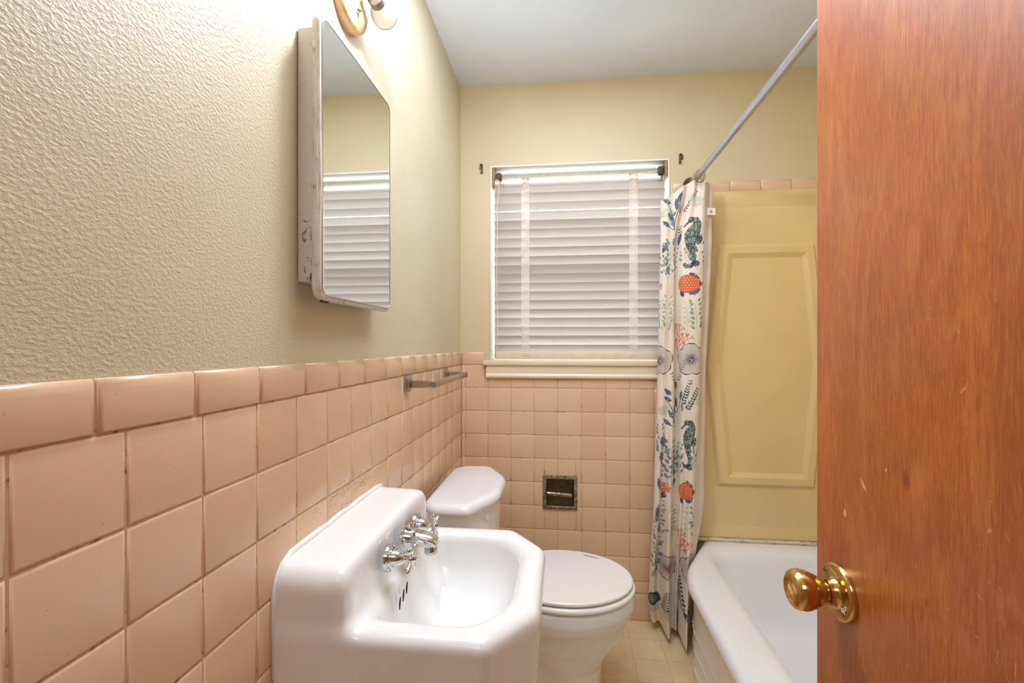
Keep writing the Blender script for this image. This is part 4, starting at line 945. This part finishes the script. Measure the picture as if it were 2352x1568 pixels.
# drain
L('drain',lambda b:lathe(b,[(-0.004,0.021),(0.001,0.021),(0.002,0.019),(0.0015,0.015),(-0.001,0.013)],(0.262,YS,0.6335),(0,0,1)),M_CHROME,sink)
def cross_tap(y,rot,z=0.838):
    x0=0.143
    hn=thing_part=bpy.data.objects.new('tap',None)
    bm=bmesh.new(); ax=(1,0,0)
    lathe(bm,[(-0.006,0.026),(0.001,0.026),(0.003,0.0245),(0.0035,0.021),(0.006,0.0205),(0.007,0.018)],(x0,y,z),ax,48)
    for k in range(10):    # scalloped rim
        a=2*math.pi*k/10; lathe(bm,[(0,0.0015),(0.0006,0.0035),(0.004,0.0035),(0.005,0.0015)],(x0,y+0.0235*math.cos(a),z+0.0235*math.sin(a)),ax,10)
    lathe(bm,[(0.005,0.0175),(0.010,0.0170),(0.016,0.0155),(0.022,0.0125),(0.026,0.0095),(0.028,0.0065)],(x0,y,z),ax,24)
    lathe(bm,[(0.027,0.0062),(0.036,0.0062),(0.037,0.0085),(0.042,0.0100),(0.047,0.0085),(0.050,0.006),(0.053,0.0045),(0.0545,0.001)],(x0,y,z),ax,24)
    e=bm_obj('tap_escutcheon',bm,M_CHROME,sink,smooth='auto')
    bm=bmesh.new()
    for k in range(4):
        a=rot+k*math.pi/2; d=Vector((0.0,math.cos(a),math.sin(a))); o=Vector((x0+0.0425,y,z))
        lathe(bm,[(0.006,0.0042),(0.012,0.0036),(0.018,0.0045),(0.024,0.0060),(0.028,0.0058),(0.0315,0.0036),(0.033,0.0005)],o,d,14)
    bm_obj('cross_handle',bm,M_CHROME,e,smooth='auto')
cross_tap(1.038,0.35); cross_tap(0.872,0.62)
# spout
bm=bmesh.new(); y=0.957; z=0.842; x0=0.142
lathe(bm,[(-0.006,0.021),(0.004,0.0215),(0.010,0.0205),(0.016,0.0185),(0.022,0.0175),(0.026,0.016)],(x0,y,z-0.004),(1,0,0),32)
for v in bm.verts: v.co.z=z+(v.co.z-z)*1.30
def sect(x,w,zt_,zb):
    w*=1.18; zt_+=0.002; zb-=0.002
    return [(x,y-w,zb),(x,y+w,zb),(x,y+w,zt_-0.006),(x,y+w*0.55,zt_),(x,y-w*0.55,zt_),(x,y-w,zt_-0.006)]
S=[sect(x0+0.018,0.0150,z+0.014,z-0.012),sect(x0+0.035,0.0150,z+0.013,z-0.010),sect(x0+0.055,0.0145,z+0.009,z-0.010),sect(x0+0.066,0.0135,z+0.004,z-0.010),sect(x0+0.073,0.0120,z-0.002,z-0.011)]
Rg=[[bm.verts.new(p) for p in s] for s in S]
for a,b in zip(Rg,Rg[1:]):
    for i in range(6): j=(i+1)%6; bm.faces.new((a[i],a[j],b[j],b[i]))
bm.faces.new(Rg[0]); bm.faces.new(Rg[-1][::-1])
sp=bm_obj('spout',bm,M_CHROME,sink,bevel=0.0018,segs=3)
L('aerator',lambda b:lathe(b,[(0,0.0125),(0.008,0.0125),(0.010,0.0140),(0.021,0.0140),(0.022,0.0115)],(x0+0.058,y,z-0.008),(0,0,-1)),M_CHROME,sp)
L('pop_up_knob',lambda b:lathe(b,[(0,0.004),(0.006,0.004),(0.007,0.009),(0.012,0.0105),(0.015,0.008),(0.016,0.002)],(x0+0.010,y,z+0.020),(0,0,1)),M_CHROME,sp)
adopt(sink)
# ------------------------------------------------------------------ toilet
YC=1.630
def f_lid(X,Y,Z):
    ay=np.abs(Y-YC)
    d=smax(smax(X-0.270-0.0,ay-0.247,0.02),0.035-X,0.02)
    d=smax(d,((X-0.270)*0.80+(ay-0.098)*0.42)/0.9036,0.018)
    d=smax(d,(-(X-0.035)*0.7+(ay-0.205)*0.7),0.02)
    top=0.7615-0.10*(X-0.15)**2-0.03*(ay)**2
    d=smax(d,Z-top,0.028)
    return smax(d,0.7275-Z,0.010)
def f_tank(X,Y,Z):
    ay=np.abs(Y-YC); tp=0.02*np.clip((0.73-Z)/0.36,0,1)
    d=smax(smax(X-0.256+tp,ay-0.228+tp,0.02),0.045-X,0.015)
    d=smax(d,((X-0.256)*0.80+(ay-0.088)*0.42)/0.9036+tp*0.6,0.03)
    return smax(smax(d,Z-0.731,0.004),0.375-Z,0.03)
def f_bowl(X,Y,Z):
    Z=Z*0.975
    y=Y-YC
    zz=[0.0,0.02,0.10,0.16,0.20,0.235,0.262,0.268,0.300,0.330,0.337,0.365,0.405]
    ra=[0.135,0.118,0.112,0.122,0.148,0.176,0.190,0.204,0.214,0.219,0.234,0.243,0.240]
    rb=[0.130,0.115,0.108,0.118,0.138,0.154,0.162,0.173,0.179,0.182,0.192,0.197,0.195]
    a=np.interp(Z,zz,ra); b=np.interp(Z,zz,rb)
    cx=np.interp(Z,[0,0.15,0.24,0.40],[0.505,0.495,0.487,0.485])
    d=(np.sqrt(((X-cx)/a)**2+(y/b)**2)-1)*np.minimum(a,b)
    d=smax(smax(d,Z-0.402,0.012),0.001-Z,0.004)
    rear=smax(smax(np.abs(y)-np.interp(Z,[0,0.1,0.3,0.4],[0.115,0.095,0.105,0.16]),X-0.42,0.03),0.09-X,0.03); rear=smax(smax(rear,Z-0.395,0.02),0.001-Z,0.004)
    d=smin(d,rear,0.03)
    return d
def f_seat(X,Y,Z,a=0.242,b=0.198,z0=0.414,z1=0.4345,cx=0.487,k=0.014):
    y=Y-YC; d=(np.sqrt(((X-cx)/a)**2+(y/b)**2)-1)*b
    d=smax(d,0.265-X,0.02)
    return smax(smax(d,Z-z1,k),z0-Z,k*0.7)
toi=thing('toilet','white two-piece toilet with closed lid standing between the wash basin and the back wall','toilet',(0.45,YC,0))
bw=sdf_mesh('bowl',f_bowl,(0.06,1.42,-0.01),(0.76,1.87,0.435),0.0055,M_PORC2,toi)
tk=sdf_mesh('tank',f_tank,(0.02,1.37,0.35),(0.27,1.92,0.745),0.006,M_PORC2,toi)
sdf_mesh('tank_lid',f_lid,(0.015,1.35,0.71),(0.29,1.94,0.775),0.0045,M_PORC2,toi)
sdf_mesh('toilet_seat',f_seat,(0.24,1.42,0.395),(0.75,1.87,0.445),0.0035,M_SEAT,toi)
lid=sdf_mesh('seat_lid',lambda X,Y,Z:f_seat(X,Y,Z,0.236,0.192,0.4375,0.4515,0.485,0.009),(0.24,1.43,0.42),(0.74,1.86,0.462),0.004,M_SEAT,toi)
box('hinge_block',0.262,0.290,YC-0.09,YC-0.06,0.410,0.446,M_SEAT,toi,bevel=0.005); box('hinge_block',0.262,0.290,YC+0.06,YC+0.09,0.410,0.446,M_SEAT,toi,bevel=0.005)
# chip on the lid
bm=bmesh.new()
P=[(0.555,1.780),(0.570,1.780),(0.590,1.771),(0.607,1.762),(0.614,1.754),(0.601,1.758),(0.585,1.764),(0.568,1.772)]
A=[bm.verts.new((x,y,0.4521)) for x,y in P]; B=[bm.verts.new((x,y,0.4505)) for x,y in P]
for i in range(len(P)): j=(i+1)%len(P); bm.faces.new((A[i],A[j],B[j],B[i]))
bm.faces.new(A); bm.faces.new(B[::-1]); bm_obj('lid_chip',bm,M_SCAR,lid)['label']='grey scuff on the far side of the lid'
# round blanking button on the tank's clipped front
nv=Vector((0.84,-0.36,0)).normalized(); c=Vector((0.2308,1.4990,0.6875))
L('flush_button',lambda b:lathe(b,[(-0.008,0.0125),(0.002,0.0125),(0.004,0.0115),(0.0042,0.006),(0.0025,0.005),(0.0025,0.001)],c,nv,28),M_PORC2,tk)
adopt(toi)
# ------------------------------------------------------------------ mirror cabinet
def rrect(y0,y1,z0,z1,r,n=8):
    P=[]
    for cy,cz,a0 in ((y1-r,z1-r,0),(y0+r,z1-r,90),(y0+r,z0+r,180),(y1-r,z0+r,270)):
        for k in range(n+1): a=math.radians(a0+90*k/n); P.append((cy+r*math.cos(a),cz+r*math.sin(a)))
    return P
def shell(name,prof,y0,y1,z0,z1,r,mat,parent,cap=True,back=True):
    """prof: list of (x, inset)"""
    bm=bmesh.new(); rg=[]
    for x,i in prof: rg.append([bm.verts.new((x,a,b)) for a,b in rrect(y0+i,y1-i,z0+i,z1-i,max(r-i,0.002))])
    for A,B in zip(rg,rg[1:]):
        for k in range(len(A)): j=(k+1)%len(A); bm.faces.new((A[k],A[j],B[j],B[k]))
    if back: bm.faces.new(rg[0])
    if cap: bm.faces.new(rg[-1])
    return bm_obj(name,bm,mat,parent,smooth='auto')
cab=thing('medicine_cabinet','worn white steel medicine cabinet with a mirrored door on the left wall above the basin','cabinet',(0.0,0.94,1.35))
bm=bmesh.new(); bbox(bm,-0.004,0.0285,0.795,1.105,1.372,1.838); bm_obj('cabinet_body',bm,M_RUST,cab,bevel=0.003)
door=shell('mirror_door',[(0.0275,0.005),(0.0285,0.0015),(0.031,0.0),(0.0395,0.0),(0.043,0.0016),(0.0445,0.0045),(0.0445,0.0065)],0.786,1.131,1.338,1.866,0.027,M_EDGE,cab)
shell('mirror_trim',[(0.0435,0.0060),(0.0456,0.0068),(0.0456,0.0098),(0.0430,0.0110)],0.786,1.131,1.338,1.866,0.027,M_NICK,door,cap=False,back=False)
shell('mirror_glass',[(0.0420,0.0095),(0.0450,0.0097)],0.786,1.131,1.338,1.866,0.027,M_MIRROR,door)
L('hinge_pin',lambda b:(lathe(b,[(0,0.003),(0.012,0.003)],(0.036,0.806,1.3375),(0,1,0),10),lathe(b,[(0,0.003),(0.008,0.003)],(0.036,0.822,1.3375),(0,1,0),10)),M_DARK,door)
adopt(cab)
# ------------------------------------------------------------------ lamp above the cabinet
lamp=thing('wall_lamp','flaking brass two-bulb wall lamp above the mirrored cabinet, cut by the top of the picture','wall lamp',(0.0,0.985,2.035))
cy,cz=0.985,2.037
L('canopy',lambda b:lathe(b,[(-0.006,0.072),(0.004,0.074),(0.014,0.072),(0.018,0.068),(0.020,0.060),(0.021,0.058),(0.023,0.050),(0.026,0.034),(0.028,0.016),(0.032,0.012)],(0,cy,cz),(1,0,0),56),M_CAN,lamp)
L('canopy_screw',lambda b:lathe(b,[(0,0.005),(0.006,0.005),(0.009,0.003),(0.010,0.0005)],(0.024,cy-0.004,cz-0.036),(1,0,0),16),M_CHROME,lamp)
L('arm',lambda b:(tube(b,[(0.028,cy,cz),(0.045,cy,cz+0.002),(0.060,cy,cz+0.004)],0.009,16),tube(b,[(0.112,0.935,2.085),(0.085,0.955,2.065),(0.060,cy,cz+0.004),(0.060,1.0,2.040)],0.009,16)),M_SOCK,lamp)
s1=L('socket',lambda b:lathe(b,[(0,0.012),(0.004,0.017),(0.022,0.017),(0.024,0.014)],(0.059,0.990,2.037),(0,1,0),32),M_SOCK,lamp)
s2=L('socket',lambda b:lathe(b,[(0,0.012),(0.004,0.017),(0.022,0.017),(0.024,0.014)],(0.108,0.938,2.082),(0.42,-0.75,0.52),32),M_SOCK,lamp)
bp_=[(0,0.011),(0.006,0.013),(0.014,0.020),(0.026,0.028),(0.040,0.031),(0.054,0.028),(0.064,0.019),(0.069,0.009),(0.070,0.001)]
M_FROST=NB('frosted_bulb_glass').set(Base_Color=s2l((240,234,228)),Roughness=0.45,Transmission_Weight=0.75,IOR=1.1)
A4=0.0115
L('bulb',lambda b:lathe(b,bp_,(0.058,1.012,2.038),(0,1,0.05),32),M_FROST,s1)['label']='unlit frosted bulb'
bl2=L('bulb',lambda b:lathe(b,bp_,(0.118,0.920,2.094),(0.42,-0.75,0.52),32),m_emit('lit_bulb',(0.93,0.96,1.0,1),BULB_W),s2); bl2['label']='lit bulb'
adopt(lamp)
# ------------------------------------------------------------------ towel bar
tb=thing('towel_bar','dull metal towel bar on the tiled left wall beside the corner','towel bar',(0.0,1.6,1.135))
for y in (1.372,1.840):
    p=box('end_plate',-0.001,0.008,y-0.021,y+0.021,1.135-0.025,1.135+0.025,M_NICK,tb,bevel=0.002)
    bm=bmesh.new(); bbox(bm,0.006,0.014,y-0.016,y+0.016,1.135-0.017,1.135+0.017); bbox(bm,0.012,0.094,y-0.0045,y+0.0045,1.135-0.0115,1.135+0.0115); bm_obj('arm',bm,M_NICK,p,bevel=0.0012)
box('bar',0.080,0.092,1.3765,1.8355,1.135-0.0105,1.135+0.0105,M_NICK,tb,bevel=0.0012)
adopt(tb)
# ------------------------------------------------------------------ paper holder
M_OLDIN=mat_simple('dark_brown_metal',(112,92,60),0.45,0.6,0.45,45)  # recess interior, darker brown than the rim frame
ph=thing('paper_holder','tarnished metal recessed toilet paper holder in the tiled back wall, empty roller','toilet paper holder',(0.4665,D,0.57))
bm=bmesh.new(); o0=(0.387,0.546,0.492,0.649); i0=(0.4035,0.5305,0.508,0.633)
def rg(a,y): return [bm.verts.new(p) for p in ((a[0],y,a[2]),(a[1],y,a[2]),(a[1],y,a[3]),(a[0],y,a[3]))]
sh=lambda a,i:(a[0]+i,a[1]-i,a[2]+i,a[3]-i)
Rr=[rg(o0,D+0.001),rg(o0,D-0.004),rg(sh(o0,0.002),D-0.007),rg(sh(i0,-0.003),D-0.008),rg(i0,D-0.006),rg(sh(i0,0.002),D+0.01),rg(sh(i0,0.004),D+0.055)]
for A,B in zip(Rr[:5],Rr[1:5]):
    for i in range(4): j=(i+1)%4; bm.faces.new((A[i],A[j],B[j],B[i]))
bm_obj('rim_frame',bm,M_OLD,ph,smooth='auto')
bm=bmesh.new(); Rr=[rg(i0,D-0.0062),rg(sh(i0,0.002),D+0.01),rg(sh(i0,0.004),D+0.055)]
for A,B in zip(Rr,Rr[1:]):
    for i in range(4): j=(i+1)%4; bm.faces.new((A[i],A[j],B[j],B[i]))
bm.faces.new(Rr[-1]); bm_obj('recess_box',bm,M_OLDIN,ph)['label']='dark brown recess'
L('roller',lambda b:lathe(b,[(0,0.003),(0.004,0.007),(0.010,0.0085),(0.052,0.0085),(0.053,0.0095),(0.112,0.0095),(0.118,0.008),(0.122,0.004)],(0.402,D-0.016,0.571),(1,0.02,-0.07),24),M_OLD,ph)
for x in (0.393,0.532): box('roller_post',x-0.001,x+0.009,D-0.024,D-0.004,0.562,0.580,M_OLD,ph,bevel=0.002)
adopt(ph)
# ------------------------------------------------------------------ door
dr=bpy.data.objects.new('door_1',None); dr.location=(0.83,0.25,0); link(dr); struct(dr)
DX=0.811; DE=0.644
bm=bmesh.new(); bbox(bm,DX,DX+0.035,-0.118,DE,0.012,2.045); bm_obj('door_leaf',bm,M_WOOD,dr,bevel=0.0025)
ky,kz=0.590,0.961; n=(-1,0,0); K=(DX,ky,kz)
rose=L('rose',lambda b:lathe(b,[(-0.001,0.0325),(0.004,0.0330),(0.0065,0.0315),(0.008,0.0290),(0.0084,0.0175),(0.0105,0.0160),(0.0150,0.0150),(0.0175,0.0148),(0.0180,0.0120)],K,n,64),M_BRASS,dr)
L('rose_screw',lambda b:lathe(b,[(0,0.0042),(0.0012,0.0042),(0.0016,0.0034),(0.0012,0.0016),(0.0012,0.0002)],(DX-0.0081,ky-0.021,kz-0.011),n,20),M_CHROME,rose)
L('rose_screw',lambda b:lathe(b,[(0,0.0012),(0.0008,0.0012)],(DX-0.0081,ky+0.018,kz+0.017),n,12),M_DARK,rose)
L('door_knob',lambda b:lathe(b,[(0.0165,0.0112),(0.0205,0.0112),(0.0208,0.0135),(0.0235,0.0150),(0.0280,0.0175),(0.034,0.0203),(0.040,0.0226),(0.046,0.0236),(0.0515,0.0228),(0.0550,0.0208),(0.0570,0.0180),(0.0580,0.0156),(0.0576,0.0147),(0.0560,0.0138),(0.0545,0.0110),(0.0536,0.0055),(0.0533,0.0004)],K,n,64),M_BRASS,dr)
for z in (0.25,1.05,1.80):
    L('hinge',lambda b:lathe(b,[(0,0.0045),(0.003,0.006),(0.085,0.006),(0.088,0.0045)],(DX+0.006,-0.125,z),(0,0,1),16),M_BRASS,dr)
def chip(y,z,pts):
    bm=bmesh.new(); A=[bm.verts.new((DX-0.0003,y+a,z+b)) for a,b in pts]; B=[bm.verts.new((DX+0.001,y+a,z+b)) for a,b in pts]
    for i in range(len(pts)): j=(i+1)%len(pts); bm.faces.new((A[i],A[j],B[j],B[i]))
    bm.faces.new(A); bm.faces.new(B[::-1]); bm_obj('paint_chip',bm,M_PALE,dr)['label']='pale chip in the stained wood'
chip(0.548,1.098,[(0,0),(0.003,0.004),(0.005,0.010),(0.002,0.007),(-0.003,0.002),(-0.005,-0.004)])
chip(0.512,1.125,[(0,0),(0.002,0.002),(0.0,0.005),(-0.001,0.002)])
chip(0.582,1.056,[(0,-0.003),(0.003,0.001),(0.001,0.007),(-0.003,0.003),(-0.002,-0.002)])
chip(0.388,0.925,[(0,0),(0.004,-0.004),(0.006,-0.003),(0.003,0.002),(-0.001,0.006),(-0.006,0.009),(-0.007,0.007),(-0.003,0.004)])
adopt(dr)
# casing of the doorway behind the camera
bm=bmesh.new(); bbox(bm,0.0,0.02,YF-0.125,YF+0.004,0,2.08); bbox(bm,0.835,0.86,YF-0.125,YF+0.004,0,2.08); bbox(bm,0.0,0.86,YF-0.125,YF+0.004,2.055,2.08)
t2=bm_obj('trim_2',bm,M_TRIM); struct(t2)
